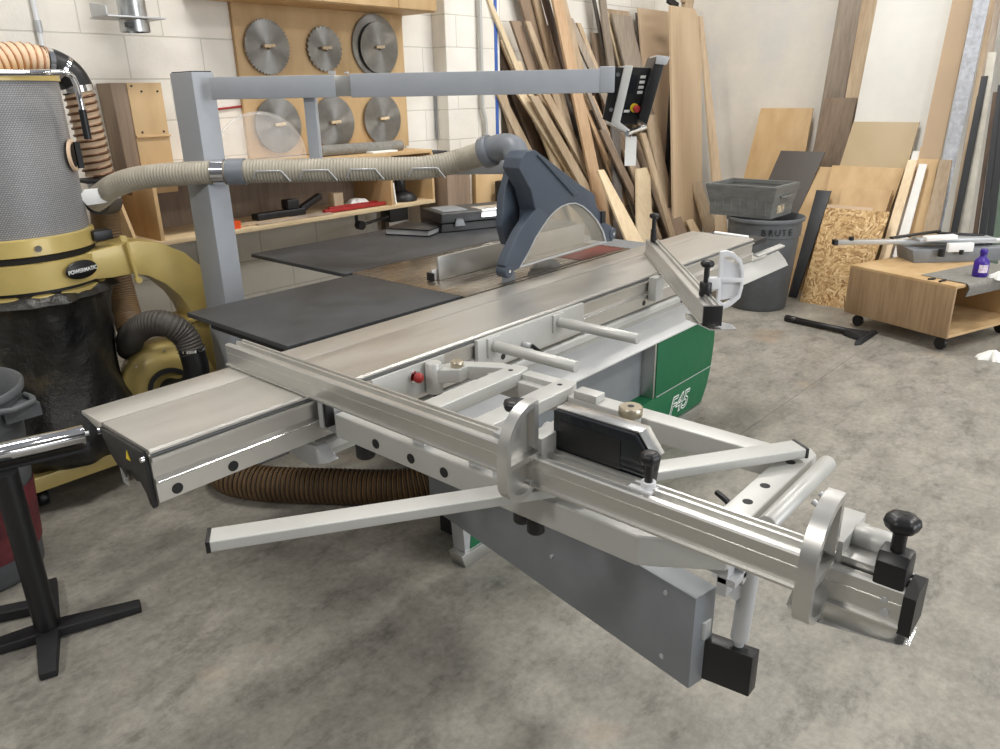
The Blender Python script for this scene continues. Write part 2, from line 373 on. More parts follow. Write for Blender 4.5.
# ------------------------------------------------------------------ the setting
WX, WY = 7.22, 4.1
struct('floor', MB().box(-2.5, WX+.15, -3, WY+.15, -.1, 0), 'floor')
struct('wall_left', MB().box(-2.5, WX+.15, WY, WY+.15, 0, 3.3), 'block')
struct('wall_right', MB().box(WX, WX+.15, -3, WY, 0, 3.3), 'skim')
struct('trim_1', MB().box(4.0, 4.56, WY-.13, WY, 0, 3.3), 'block', bevel=.004)
tag(obj('blue_wall_stripe', MB().box(4.5, 4.528, WY-.137, WY-.13, 0, 3.3), plain('blue painted strip', (60, 96, 170), .5)), 'narrow blue vertical strip painted down the right edge of the wall pier', 'stripe')
pb = MB().tube([(4.32, 3.94, 3.3), (4.32, 3.94, 1.50), (4.35, 3.94, 1.42), (4.36, 3.94, 1.24)], .016, 12)
t = thing('conduit_pipe', 'grey painted electrical conduit running down the pier to an elbow', 'pipe', (4.36, 3.94, 1.24))
obj('pipe', pb, 'silverpaint', t); obj('strap', MB().box(4.29, 4.35, 3.945, 3.97, 2.6, 2.63), 'palegrey', t)
t = thing('thin_conduit', 'thin painted conduit on block wall above the dust collector hose', 'pipe', (1.48, 4.08, 1.7))
obj('pipe', MB().tube([(1.483, 4.08, 3.3), (1.476, 4.08, 1.70)], .012, 12), 'whitepaint', t); obj('coupling', MB().cyl((1.478, 4.08, 1.90), (1.4775, 4.08, 1.95), .016), 'palegrey', t)
tag(obj('thin_cable', MB().tube([(3.99, 4.085, 1.62), (3.985, 4.085, 1.3)], .007, 8), 'greypaint'), 'grey cable running down the wall just left of the pier', 'cable')

# ------------------------------------------------------------------ the panel saw
saw = thing('panel_saw', 'long grey and green sliding table saw with silver sliding table in the centre', 'table saw', (2.6, 2.1, 0))
# base cabinet: shell with a recessed front
cab = MB()
cab.box(2.02, 3.44, 1.86, 2.5, .03, .86)
cab.prism([(1.64, .505), (1.84, .63), (1.84, .75), (2.5, .75), (2.5, .70), (1.84, .60)][::-1][:0] or [(1.66, .50), (1.86, .60), (1.86, .50)], YZ, 2.02, 3.40)
obj('base_cabinet', cab, 'greypaint', saw, .004)
obj('cover_flap', MB().hexa([(1.64, 1.63, .515), (3.40, 1.63, .515), (3.40, 1.86, .655), (1.64, 1.86, .655)], [(1.64, 1.622, .528), (3.40, 1.622, .528), (3.40, 1.86, .672), (1.64, 1.86, .672)]), 'white', saw, .003)
gp = MB()
arc = [(3.54, .50), (3.545, .36), (3.53, .24), (3.50, .14), (3.45, .06)]
gp.prism([(1.74, .06)]+[(3.45, .06), (3.50, .14), (3.53, .235), (1.70, .235)], XZ, 1.640, 1.80)
gp.prism([(2.96, .23), (3.53, .235), (3.545, .36), (3.54, .525), (3.40, .525), (2.96, .525)], XZ, 1.640, 1.86)
front = obj('front_panel', gp, 'green', saw, .003, label='green lacquered front panel')
obj('seam', MB().box(2.97, 3.535, 1.6385, 1.6405, .236, .240), 'palegrey', front)
text('lettering', 'F45', .125, (3.19, 1.6385, .095), (1, 0, 0), (0, 0, 1), 'white', front, shear=.4, offset=.0035)
text('lettering_fill', 'F45', .125, (3.19, 1.6375, .095), (1, 0, 0), (0, 0, 1), 'green', front, shear=.4, offset=-.0022)
obj('recess_side', MB().box(2.945, 2.962, 1.645, 1.72, .235, .515), 'alu', saw, .002)
obj('recess_back', MB().box(1.74, 2.95, 1.715, 1.725, .235, .515), 'greypaint', saw)
ep = obj('end_post', MB().prism([(1.648, .055), (1.76, .055), (1.76, .515), (1.622, .515)], XZ, 1.64, 1.70), 'palegrey', saw, .003)
obj('green_inlay', MB().prism([(1.672, .06), (1.758, .06), (1.758, .30), (1.705, .30)], XZ, 1.638, 1.6405), 'green', ep, label='green corner of the front panel')
obj('plinth', MB().prism([(1.640, 0), (3.40, 0), (3.45, .055), (1.622, .055)], XZ, 1.632, 1.70), 'alu', saw, .003)
obj('shade_panel', MB().box(1.74, 2.02, 1.80, 1.86, .02, .62), 'blackmatte', saw)  # black sheet put in for the shade behind the end post
# cast iron main table
it = MB().box(1.935, 3.06, 1.872, 2.53, .865, .905)
irn = obj('cast_iron_table', it, 'iron', saw, .002)
obj('table_ribs', MB().box(1.95, 3.02, 1.9, 2.5, .82, .865), 'greypaint', saw)
obj('red_insert', MB().box(2.70, 3.04, 1.90, 2.02, .905, .9065), 'redstain', irn, label='red painted strip behind the blade')
obj('blade_slot', MB().box(2.15, 2.9, 1.893, 1.905, .905, .9057), 'black', irn)
# saw blade rising out of the table
def disc(c, r, th, teeth, ax='Y', depth=.012, hole=.015, zmin=None):
    pts = []
    for i in range(teeth):
        a0 = 2*pi*i/teeth; a1 = 2*pi*(i+.55)/teeth; a2 = 2*pi*(i+.6)/teeth
        pts += [((r)*cos(a0), (r)*sin(a0)), ((r-depth*.5)*cos(a1), (r-depth*.5)*sin(a1)), ((r-depth)*cos(a2), (r-depth)*sin(a2))]
    n = len(pts); ho = [(hole*cos(2*pi*i/n), hole*sin(2*pi*i/n)) for i in range(n)]
    m = MB(); m.ringprism(pts, ho, lambda p, q, t: (p, t, q), -th/2, th/2); return m
bl = disc(None, .175, .0035, 48); bl.v = [(x+2.44, y+1.899, z+.785) for x, y, z in bl.v]
obj('saw_blade', bl, 'steelsaw', saw)
obj('riving_knife', MB().prism([(2.15, .82), (2.26, .82), (2.25, .93), (2.22, .965), (2.18, .95)], XZ, 1.8975, 1.9005), 'greypaint', saw)
# black extension tables
obj('outfeed_table', MB().box(1.19, 1.932, 1.892, 2.50, .889, .905), 'laminate', saw, .0015, label='near charcoal extension table')
obj('extension_table', MB().box(1.905, 3.55, 2.535, 3.25, .889, .905), 'laminate', saw, .0015, label='far charcoal extension table')
obj('table_support', MB().box(1.25, 1.95, 1.90, 1.93, .80, .888).box(1.25, 1.28, 1.90, 2.46, .84, .888), 'blackmatte', saw)
obj('table_support', MB().box(2.0, 2.04, 2.56, 3.20, .855, .888), 'blackmatte', saw)
obj('support_arm', MB().bar((1.9, 2.52, .83), (3.5, 2.52, .83), .05, .07), 'greypaint', saw)
# sliding table
P = [(1.511, .910), (1.505, .906), (1.505, .9015), (1.513, .899), (1.513, .894), (1.500, .892), (1.500, .884), (1.508, .881), (1.510, .845), (1.500, .838), (1.500, .833), (1.505, .831), (1.505, .785), (1.52, .780), (1.55, .80), (1.60, .84), (1.66, .825), (1.70, .86), (1.735, .885), (1.735, .91)]
sl = obj('sliding_table', MB().prism(P[::-1], YZ, .587, 3.60), 'cast', saw)
obj('table_strip', MB().prism([(1.739, .910), (1.849, .910), (1.849, .903), (1.80, .893), (1.745, .880), (1.739, .88)], YZ, .585, 3.62), 'cast', sl, .001)
obj('highlight_ridge', MB().prism([(1.499, .8375), (1.4975, .8355), (1.499, .8335), (1.503, .8355)], YZ, .59, 3.59), 'alubright', sl)  # rib highlight put in as a strip of brighter metal
obj('t_slot', MB().box(.59, 3.598, 1.506, 1.514, .8955, .8975), 'greypaint', sl)
for x in (.63, .765, 2.58):
    obj('hole_plug', MB().cyl((x, 1.5035, .803), (x, 1.508, .803), .0125 if x < 2 else .011), 'black', sl)
ecap = MB().prism([(1.742, .900), (1.700, .845), (1.672, .822), (1.655, .824), (1.640, .805), (1.630, .828), (1.60, .835), (1.585, .815), (1.565, .82), (1.545, .80), (1.535, .775), (1.522, .768), (1.515, .775), (1.517, .89), (1.53, .9025)], YZ, .578, .588)
obj('end_cap', ecap, 'black', sl, .001)
obj('warning_triangle', MB().prism([(1.612, .862), (1.592, .862), (1.602, .885)], YZ, .5768, .5785), 'yellow', sl)
obj('clear_tab', MB().prism([(1.67, .83), (1.635, .825), (1.64, .782), (1.665, .786)], YZ, .5795, .583), 'clear', sl)
obj('screw', MB().cyl((.572, 1.735, .893), (.579, 1.735, .893), .007).cyl((.572, 1.522, .888), (.579, 1.522, .888), .006), 'chrome', sl)
obj('far_end_cap', MB().prism([(1.75, .905), (1.52, .905), (1.515, .79), (1.60, .80), (1.70, .85)], YZ, 3.60, 3.62), 'black', sl)
obj('push_grip', MB().tube([(3.66, 1.56, .90), (3.66, 1.74, .905)], .010, 12), 'white', sl)
obj('end_bracket', MB().box(3.60, 3.74, 1.50, 1.80, .875, .895), 'black', sl)
# fixed saddle beam below
sb = MB().prism([(1.505, .772), (1.50, .765), (1.50, .745), (1.51, .738), (1.515, .72), (1.53, .714), (1.66, .714), (1.66, .76), (1.52, .775)], YZ, 1.0, 3.92)
obj('saddle_beam', sb, 'silverpaint', saw, .001)
obj('saddle_end', MB().prism([(1.50, .772), (1.45, .74), (1.53, .706), (1.60, .714), (1.66, .75)], YZ, .985, 1.02), 'palegrey', saw, .002)
obj('saddle_column', MB().box(1.85, 3.30, 1.80, 1.86, .62, .716), 'greypaint', saw)
obj('rail', MB().prism([(1.50, .835), (1.47, .828), (1.475, .818), (1.50, .825)], YZ, 3.60, 3.93).prism([(1.50, .80), (1.46, .76), (1.44, .73), (1.50, .74)], YZ, 3.3, 3.92), 'silverpaint', saw, .001)
for x in (2.88, 1.42): obj('clamp_plug', MB().box(x, x+.045, 1.494, 1.503, .742, .762), 'black', saw)
# red stop knob on the front of the sliding table
rk = obj('collar', MB().cyl((1.325, 1.512, .862), (1.325, 1.487, .862), .018, 24), 'chrome', saw)
obj('stop_button', MB().lathe([(.001, .018), (.009, .017), (.014, .011), (.015, 0), (.010, -.004)], (1.325, 1.478, .862), (0, -1, 0), 24), 'red', rk)
# swing arm carrying the outrigger
sa = MB().hexa([(1.315, .60, .30), (1.385, .585, .30), (1.58, 1.64, .30), (1.51, 1.66, .30)], [(1.315, .60, .55), (1.385, .585, .55), (1.58, 1.64, .55), (1.51, 1.66, .55)])
arm = obj('swing_arm', sa, 'greypaint', saw, .003, label='long grey sheet metal swing arm')
obj('bolt', MB().cyl((1.334, .68, .34), (1.329, .68, .34), .007).cyl((1.334, .68, .52), (1.327, .681, .52), .006).cyl((1.36, .80, .45), (1.354, .801, .45), .005).cyl((1.40, 1.06, .42), (1.394, 1.061, .42), .005).cyl((1.47, 1.38, .5), (1.463, 1.381, .5), .006), 'palegrey', arm)
obj('telescopic_arm', MB().hexa([(1.345, .70, .305), (1.378, .70, .305), (1.412, .482, .305), (1.374, .482, .305)][::-1], [(1.345, .70, .415), (1.378, .70, .415), (1.412, .482, .415), (1.374, .482, .415)][::-1]), 'black', saw, .003)
obj('arm_bracket', MB().box(1.345, 1.375, .585, .598, .425, .47), 'palegrey', saw, .002)
obj('support_tube', MB().cyl((1.395, .525, .435), (1.37, .50, .845), .020, 24).cyl((1.395, .525, .405), (1.395, .525, .44), .011), 'palegrey', saw)
obj('tube_brace', MB().bar((1.375, .53, .56), (1.30, .60, .70), .02, .03), 'palegrey', saw)

# ------------------------------------------------------------------ outrigger (crosscut frame)
og = thing('crosscut_outrigger', 'light grey tubular outrigger frame hanging on the front of the sliding table', 'outrigger frame', (1.3, .9, .8))
lb = MB().prism([(1.018, 1.452), (1.018, .585), (1.105, .452), (1.165, .452), (1.165, .50), (1.085, .60), (1.085, 1.452)], XY, .800, .862)
lbar = obj('side_rail', lb, 'silverpaint', og, .006, 3)
for y in (1.296, 1.174, 1.068): obj('plug', MB().cyl((1.0165, y, .828), (1.020, y, .828), .012), 'black', lbar)
rb = MB().prism([(1.478, 1.36), (1.478, .50), (1.535, .50), (1.535, 1.30)], XY, .805, .860)
rbar = obj('outer_rail', rb, 'silverpaint', og, .005, 3)
cbm = obj('end_rail', MB().prism([(1.16, .455), (1.53, .455), (1.555, .475), (1.55, .512), (1.16, .512)], XY, .815, .865), 'silverpaint', og, .004, 3)
for x in (1.46, 1.33, 1.25): obj('screw_hole', MB().cyl((x, .484, .8645), (x, .484, .8656), .010), 'blackmatte', cbm)
obj('inner_rail', MB().prism([(1.08, 1.245), (1.49, 1.245), (1.54, 1.255), (1.54, 1.305), (1.08, 1.305)], XY, .845, .882), 'silverpaint', og, .005, 3)
obj('inner_rail', MB().prism([(1.08, 1.075), (1.49, 1.075), (1.535, 1.085), (1.535, 1.135), (1.08, 1.135)], XY, .845, .880), 'silverpaint', og, .005, 3)
obj('cross_link', MB().prism([(1.50, 1.13), (1.54, 1.13), (1.54, 1.25), (1.50, 1.25)], XY, .84, .875), 'silverpaint', og, .004)
obj('rail_hole', MB().cyl((1.49, 1.277, .8815), (1.49, 1.277, .8825), .007).cyl((1.49, 1.108, .8795), (1.49, 1.108, .8805), .007), 'blackmatte', og)
obj('tension_tube', MB().cyl((1.20, .425, .862), (1.51, .425, .862), .018, 24, .002), 'silverpaint', og)
obj('tube_bolt', MB().cyl((1.36, .40, .848), (1.36, .388, .842), .006).cyl((1.40, .40, .848), (1.40, .388, .842), .006), 'palegrey', og)
d0, d1 = Vector((.510, 1.125, .886)), Vector((1.490, .480, .886))
dg = obj('diagonal_bar', MB().bar(d0, d1, .048, .020), 'silverpaint', og, .003, 3, label='long white telescopic bar lying diagonally under the fence')
dd = (d1-d0).normalized()
obj('bar_end_cap', MB().bar(d0-dd*.006, d0+dd*.001, .050, .022), 'black', dg, .001)
obj('bar_end_cap', MB().bar(d1-dd*.001, d1+dd*.006, .050, .022), 'black', dg, .001)
# hinge knuckle and link to the sliding table
kn = obj('hinge_knuckle', MB().cyl((1.385, 1.475, .80), (1.385, 1.475, .892), .024, 24, .003), 'silverpaint', og)
obj('hinge_knob', MB().cyl((1.395, 1.475, .785), (1.395, 1.475, .80), .012), 'black', kn)
obj('hinge_link', MB().prism([(1.37, 1.46), (1.42, 1.405), (1.455, 1.41), (1.515, 1.30), (1.54, 1.30), (1.54, 1.35), (1.475, 1.455), (1.39, 1.49)], XY, .835, .875), 'silverpaint', og, .004, 3)
obj('lock_knob', MB().cyl((1.435, 1.43, .874), (1.435, 1.43, .892), .019, 28, .003), 'brass', og)
obj('mount_plate', MB().box(1.585, 2.14, 1.488, 1.503, .80, .90).box(1.18, 1.45, 1.495, 1.502, .80, .893), 'silverpaint', og, .002)
for x in (1.655, 1.985):
    r_ = obj('carry_rod', MB().cyl((x, 1.49, .868), (x, 1.172, .868), .0175, 28, .002), 'silverpaint', og)
    obj('rod_flange', MB().box(x-.03, x+.03, 1.480, 1.490, .835, .897), 'silverpaint', r_, .003)
lv = obj('clamp_pin', MB().cyl((1.80, 1.49, .835), (1.80, 1.455, .835), .010), 'palegrey', og)
obj('clamp_lever', MB().bar((1.80, 1.452, .838), (1.83, 1.42, .80), .012, .012), 'black', lv, .002)
obj('plate_plug', MB().cyl((1.70, 1.4865, .82), (1.70, 1.489, .82), .010), 'black', og)
for y in (1.16, .985): obj('seat_block', MB().box(1.03, 1.058, y-.02, y+.02, .862, .912), 'whitepaint', og, .002)
obj('seat_pad', MB().box(1.022, 1.062, .83, .93, .862, .885), 'whitepaint', og, .002)
obj('index_block', MB().box(1.478, 1.518, .985, 1.055, .860, .880), 'silverpaint', og, .002)
kb = obj('pivot_post', MB().cyl((1.455, .87, .80), (1.455, .87, .868), .026, 28), 'silverpaint', og)
obj('pivot_knob', MB().cyl((1.455, .87, .868), (1.455, .87, .893), .029, 32, .003), 'brass', kb)
obj('pivot_hole', MB().cyl((1.455, .87, .8925), (1.455, .87, .8935), .008), 'black', kb)
obj('under_knob', MB().cyl((1.075, .895, .745), (1.075, .895, .80), .019, 24, .004), 'black', og)
obj('under_knob', MB().cyl((1.065, .850, .742), (1.065, .850, .80), .019, 24, .004), 'black', og)
obj('under_knob', MB().cyl((1.05, 1.38, .755), (1.05, 1.38, .80), .024, 24, .004), 'black', og)
obj('bearing', MB().cyl((1.20, .50, .78), (1.20, .50, .815), .035, 24).box(1.13, 1.17, .46, .50, .77, .81), 'palegrey', og)
obj('cam_lever', MB().tube([(1.235, .50, .84), (1.25, .525, .852), (1.262, .552, .856)], .006, 10), 'black', og)
obj('bent_clamp', MB().box(1.12, 1.15, .455, .475, .735, .80).box(1.12, 1.17, .44, .475, .76, .775).box(1.155, 1.17, .44, .46, .75, .80), 'palegrey', og, .002)

# ------------------------------------------------------------------ crosscut fence
fe = thing('crosscut_fence', 'long aluminium crosscut fence lying across the sliding table towards the viewer', 'fence', (1.0, 1.0, .912))
def fence_profile(x0, w_, z0, h):
    return [(x0, z0+.005), (x0, z0+.034), (x0+.0012, z0+.035), (x0, z0+.036), (x0, z0+h-.003), (x0+.003, z0+h), (x0+.014, z0+h), (x0+.016, z0+h-.010),
            (x0+.032, z0+h-.010), (x0+.034, z0+h), (x0+.040, z0+h), (x0+.041, z0+h-.006), (x0+w_-.006, z0+h-.006), (x0+w_-.005, z0+h), (x0+w_, z0+h), (x0+w_, z0), (x0-.007, z0), (x0-.007, z0+.004)]
f1 = obj('fence_rail', MB().prism(fence_profile(.979, .056, .912, .060)[::-1], XZ, .79, 1.865), 'alu', fe)
f2 = obj('fence_extension', MB().prism(fence_profile(.982, .056, .908, .058)[::-1], XZ, .155, .80), 'alu', fe)
obj('scale_groove', MB().box(.9782, .9795, .79, 1.863, .9475, .9485), 'alubright', f1)
obj('scale_groove', MB().box(.9812, .9825, .157, .79, .9435, .9445), 'alubright', f2)
obj('measuring_tape', MB().box(.998, 1.010, .16, .79, .954, .9555), 'white', f2)
fc = obj('fence_end_cap', MB().prism([(.979, .902), (1.040, .902), (1.042, .962), (1.03, .970), (.986, .970), (.979, .962)][::-1], XZ, .140, .156), 'black', f2)
obj('cap_screw', MB().cyl((.980, .175, .925), (.9835, .175, .925), .006).cyl((.980, .178, .945), (.9835, .178, .945), .004), 'palegrey', f2)
obj('slider_clamp', MB().box(1.0, 1.045, 1.476, 1.492, .822, .893).box(1.03, 1.10, 1.47, 1.50, .80, .905), 'palegrey', fe, .002)
obj('clamp_pad', MB().box(1.005, 1.030, 1.466, 1.476, .825, .893), 'black', fe, .002)
obj('end_shoe', MB().prism([(.966, .300), (.948, .275), (.975, .150), (.984, .138), (1.03, .140), (1.03, .31)], XY, .886, .889), 'alubright', fe, .001)
def flip_stop(y, zt, name_label):
    st = obj('flip_stop', MB(), 'alu', fe)
    def loop(g):
        pts = [(.985-(.080-g)*cos(pi/2*k/9), .985+(zt-.985-g)*sin(pi/2*k/9)) for k in range(10)]
        pts += [(.996-g, zt-g), (.996-g, .992-g*.6), (1.045-g, .992-g*.6), (1.045-g, .955+g*.6), (.996-g, .955+g*.6), (.996-g, .934)]
        pts += [(.9505+(.0455-g)*cos(pi*k/9), .934-(.042-g)*sin(pi*k/9)) for k in range(10)]
        return pts
    a, i = loop(0), loop(.012)
    m = MB().ringprism(a, i, XZ, y-.012, y+.012); m.prism(i, XZ, y+.004, y+.010); m.box(.918, .998, y-.011, y+.011, .962, .973)
    bm = m
    me = obj('stop_plate', bm, 'alu', st, .002)
    obj('pivot_block', MB().box(.998, 1.10, y-.018, y+.018, .955, 1.0).box(1.04, 1.06, y-.018, y+.018, .93, .96), 'silverpaint', st, .003)
    obj('pivot_pin', MB().cyl((1.07, y-.03, .978), (1.07, y+.03, .978), .019, 24, .002), 'palegrey', st)
    return st
def knob(st, x, y, z, h=.06, r=.021):
    obj('knob_stem', MB().cyl((x, y, z), (x, y, z+h), r*.45), 'black', st)
    def lobes(rr, hh, a): return rr*(1+.05*cos(6*a))
    obj('knob_head', MB().lathe([(r*.5, 0), (r*.95, .004), (r*1.1, .012), (r*1.0, .020), (r*.6, .024), (.001, .0235)], (x, y, z+h-.008), (0, 0, 1), 36, fn=lobes), 'black', st)
s1 = flip_stop(.80, 1.078, '')
knob(s1, 1.045, .885, .972, .05, .022)
obj('stop_foot', MB().box(1.0, 1.04, .865, .905, .966, .978), 'palegrey', s1, .002)
s2 = flip_stop(.262, 1.078, '')
obj('knob_body', MB().prism([(.983, .962), (1.03, .962), (1.03, 1.0), (1.02, 1.012), (.993, 1.012), (.983, 1.0)], XZ, .158, .198), 'black', s2, .004)
knob(s2, 1.005, .178, 1.008, .042, .0205)
obj('barrel', MB().cyl((1.055, .245, .985), (1.055, .185, .985), .019, 24, .002), 'silverpaint', s2)
obj('clamp_strip', MB().box(1.0, 1.036, .20, .25, .962, .978), 'alu', s2, .001)
# digital counter box
ct = obj('counter_box', MB().prism([(.790, .93), (.610, .93), (.588, .94), (.580, 1.002), (.612, 1.042), (.790, 1.042)], lambda p, q, t: (t, p, q), 1.042, 1.085), 'displaybox', fe, .004, 3, label='dark glossy counter box clipped behind the fence')
obj('display_window', MB().box(1.0405, 1.0425, .640, .775, .965, 1.025), 'black', ct, .001)
obj('counter_lid', MB().prism([(.788, 1.0425), (.6105, 1.0425), (.578, 1.0025), (.576, 1.0035), (.608, 1.046), (.788, 1.046)], lambda p, q, t: (t, p, q), 1.05, 1.084), 'alubright', ct, .0005)
fk = obj('counter_mount', MB().box(1.005, 1.035, .555, .60, .958, .964).cyl((1.022, .570, .962), (1.022, .570, .975), .013), 'whitepaint', fe, .001)
knob(fk, 1.022, .570, .975, .040, .016)

# ------------------------------------------------------------------ mitre fence
mf = thing('mitre_fence', 'short aluminium fence set at an angle across the far half of the sliding table', 'fence', (2.5, 1.3, .912))
A = Vector((2.99, 1.75, 0)); B = Vector((2.112, 1.022, 0)); md = (B-A).normalized(); mn = Vector((-md.y, md.x, 0))
if mn.x < 0: mn = -mn
def MF(p, q, t): v = A+md*t+mn*p; return (v.x, v.y, q)
fp = [(x-.979, z) for x, z in fence_profile(.979, .056, .912, .060)]
LN = (B-A).length
mr = obj('fence_rail', MB().prism(fp, MF, 0, LN), 'alu', mf)
obj('fence_end_cap', MB().prism([(-.001, .910), (.058, .910), (.058, .974), (-.001, .974)], MF, LN, LN+.012), 'black', mf, .002)
obj('fence_shoe', MB().prism([(-.02, LN-.16), (.10, LN-.02), (.10, LN+.03), (.02, LN+.03), (-.03, LN-.10)], lambda p, q, t: MF(p, t, q), .902, .9055), 'alubright', mf)
obj('slider_clamp', MB().box(2.60, 2.66, 1.465, 1.50, .81, .905), 'silverpaint', mf, .002)
m0 = A+md*.03+mn*.028
knob(obj('clamp_stud', MB().cyl((m0.x, m0.y, .965), (m0.x, m0.y, 1.02), .013), 'blackmatte', mf), m0.x, m0.y, 1.02, .055, .020)
m1 = Vector((2.262, 1.092, 0))
st = obj('flip_stop', MB().cyl((m1.x, m1.y, .962), (m1.x, m1.y, 1.01), .020, 20, .003), 'black', mf)
knob(st, m1.x, m1.y, 1.01, .055, .020)
c3 = Vector((2.29, 1.065, 0))
def ST(p, q, t): v = c3+Vector((.62, -.78, 0))*p+Vector((.78, .62, 0))*t; return (v.x, v.y, q)
o3 = [(0, .925), (0, 1.0), (0, 1.108), (.02, 1.112), (.045, 1.104), (.07, 1.08), (.082, 1.045), (.082, .99), (.076, .955), (.05, .93), (.02, .915)]
obj('stop_plate', MB().ringprism(o3, [(.011+p*.74, 1.015+(q-1.015)*.80) for p, q in o3], ST, -.010, .010).prism([(.008, 1.008), (.078, 1.008), (.078, 1.022), (.008, 1.022)], ST, -.012, .012).prism([(.012, .945), (.07, .955), (.074, 1.06), (.012, 1.085)], ST, .002, .006), 'whitepaint', st, .002)
obj('pivot_barrel', MB().prism([(-.035, .985), (.008, .985), (.008, 1.025), (-.035, 1.025)], ST, -.014, .014), 'whitepaint', st, .006)

# ------------------------------------------------------------------ rip fence
rf = thing('rip_fence', 'flat aluminium rip fence standing on the cast iron table behind the blade guard', 'fence', (2.6, 2.15, .906))
obj('fence_plate', MB().prism([(2.128, .906), (2.140, .906), (2.140, 1.0), (2.128, 1.0)], YZ, 2.055, 3.05), 'alu', rf, .001)
obj('fence_body', MB().prism([(2.141, .906), (2.165, .906), (2.165, .93), (2.155, .93), (2.155, .95), (2.141, .95)], YZ, 2.03, 3.05), 'alu', rf, .001)
obj('fence_cap', MB().box(2.022, 2.030, 2.128, 2.165, .908, .940), 'black', rf)

# ------------------------------------------------------------------ overhead guard: post, beam, hood, control panel
gd = thing('overhead_guard', 'blue grey post with long overhead beam carrying the saw guard and control panel', 'guard', (1.66, 3.05, 0))
rv = Vector((.66228, -.74925, 0)); nv = Vector((.74925, .66228, 0))
P0 = Vector((1.66, 2.97, 0))
def along(t, z, off=0): v = P0+rv*t+nv*off; return Vector((v.x, v.y, z))
pst = obj('post', MB().box(1.606, 1.700, 3.0, 3.175, 0.0, 1.70), 'bluegrey', gd, .004)
obj('post_cap', MB().box(1.612, 1.694, 3.006, 3.169, 1.70, 1.704), 'blackmatte', pst)
obj('post_foot', MB().box(1.52, 1.78, 2.93, 3.25, 0, .012), 'bluegrey', pst, .002)
TE = 1.60
bm1 = obj('rear_beam', MB().bar(along(.01, 1.638), along(.50, 1.638), .05, .083), 'bluegrey', gd, .003)
bm2 = obj('front_beam', MB().bar(along(.56, 1.638), along(TE-.05, 1.638), .055, .088), 'bluegrey', gd, .003)
obj('joint_sleeve', MB().bar(along(.49, 1.638), along(.57, 1.638), .045, .078), 'alu', gd, .002)
obj('beam_joint', MB().bar(along(.475, 1.688), along(.50, 1.688), .02, .012).cyl(along(.545, 1.684), along(.545, 1.69), .01), 'palegrey', gd)
obj('beam_end', MB().bar(along(TE-.06, 1.642), along(TE, 1.642), .06, .098), 'bluegrey', gd, .006)
obj('hanger', MB().bar(along(.385, 1.60, .03), along(.385, 1.30, .03), .05, .045, (.66, -.75, 0)), 'bluegrey', gd, .003)
obj('lower_beam', MB().bar(along(.30, 1.325, .06), along(1.16, 1.318, .06), .05, .070), 'palegrey', gd, .003)
# hood
HY0, HY1 = 1.86, 1.945
def HP(p, q, t): return (p, t, q)
arcp = [(2.84, .970), (2.814, 1.02), (2.765, 1.075), (2.711, 1.116), (2.655, 1.15), (2.60, 1.170), (2.55, 1.173), (2.50, 1.168), (2.455, 1.153), (2.411, 1.13), (2.365, 1.095), (2.325, 1.06), (2.297, 1.026), (2.26, .99), (2.228, .961)]
outer = [(2.235, 1.335), (2.25, 1.372), (2.285, 1.395), (2.335, 1.395), (2.627, 1.241), (2.737, 1.19), (2.755, 1.138), (2.835, 1.054), (2.893, 1.028), (2.900, .985), (2.885, .965)]
leg = [(2.297, 1.026), (2.335, 1.167), (2.305, 1.25)]
hd = obj('guard_hood', MB().prism(outer+arcp[:12]+leg[1:], XZ, HY0, HY1), 'slate', gd, .006, 3)
obj('hood_leg', MB().prism([(2.228, .958), (2.175, .955), (2.14, .985), (2.16, 1.02), (2.232, 1.10), (2.305, 1.16), (2.35, 1.18), (2.40, 1.15), (2.411, 1.13), (2.365, 1.095), (2.325, 1.06), (2.297, 1.026), (2.26, .99)], XZ, HY0-.002, HY0+.04), 'slate', hd, .005, 3)
obj('guard_window', MB().prism(arcp[::-1], XZ, HY0+.004, HY0+.009), 'window', hd)
cwx = 2.535
tr_in = [(cwx+(p-cwx)*.955, .972+(q-.965)*.945) for p, q in arcp]
obj('window_trim', MB().ringprism(arcp, tr_in, XZ, HY0-.001, HY0+.004), 'palegrey', hd)
obj('rear_window', MB().prism(arcp[::-1], XZ, HY1-.009, HY1-.004), 'window', hd)
obj('hood_rib', MB().prism([(2.335, 1.378), (2.375, 1.362), (2.62, 1.20), (2.575, 1.20)], XZ, HY0-.010, HY0+.003), 'slate', hd, .005, 3)
obj('side_fin', MB().prism([(2.28, 1.03), (2.37, 1.04), (2.44, 1.10), (2.44, 1.32), (2.32, 1.34), (2.265, 1.225), (2.25, 1.11)], XZ, HY1+.02, HY1+.055), 'slate', hd, .006)
for x, z in ((2.165, .960), (2.885, 1.0)):
    wr = obj('guide_roller', MB().cyl((x, HY0-.005, z), (x, HY0+.045, z), .026, 28, .003), 'slate', hd)
    obj('roller_bolt', MB().cyl((x, HY0-.008, z), (x, HY0-.004, z), .006), 'chrome', wr)
obj('latch', MB().box(2.785, 2.815, HY0-.008, HY0+.01, 1.06, 1.11), 'blackmatte', hd, .002)
# elbow joining hose to hood
e0 = Vector((2.41, 2.08, 1.385))
el = smooth_path([(2.324, 2.10, 1.381), (2.335, 2.04, 1.401), (2.337, 1.98, 1.399), (2.33, 1.95, 1.372), (2.325, 1.93, 1.33)], 8)
elb = obj('hood_elbow', MB().tube(el, [.054]*3+[.050]*(len(el)-3), 28), 'elbow', gd)
obj('elbow_collar', MB().cyl((2.322, 2.115, 1.375), (2.330, 2.075, 1.390), .062, 32, .003), 'elbow', gd)
obj('hanger_plate', MB().box(2.40, 2.44, 1.99, 2.06, 1.25, 1.36), 'blackmatte', gd, .003)
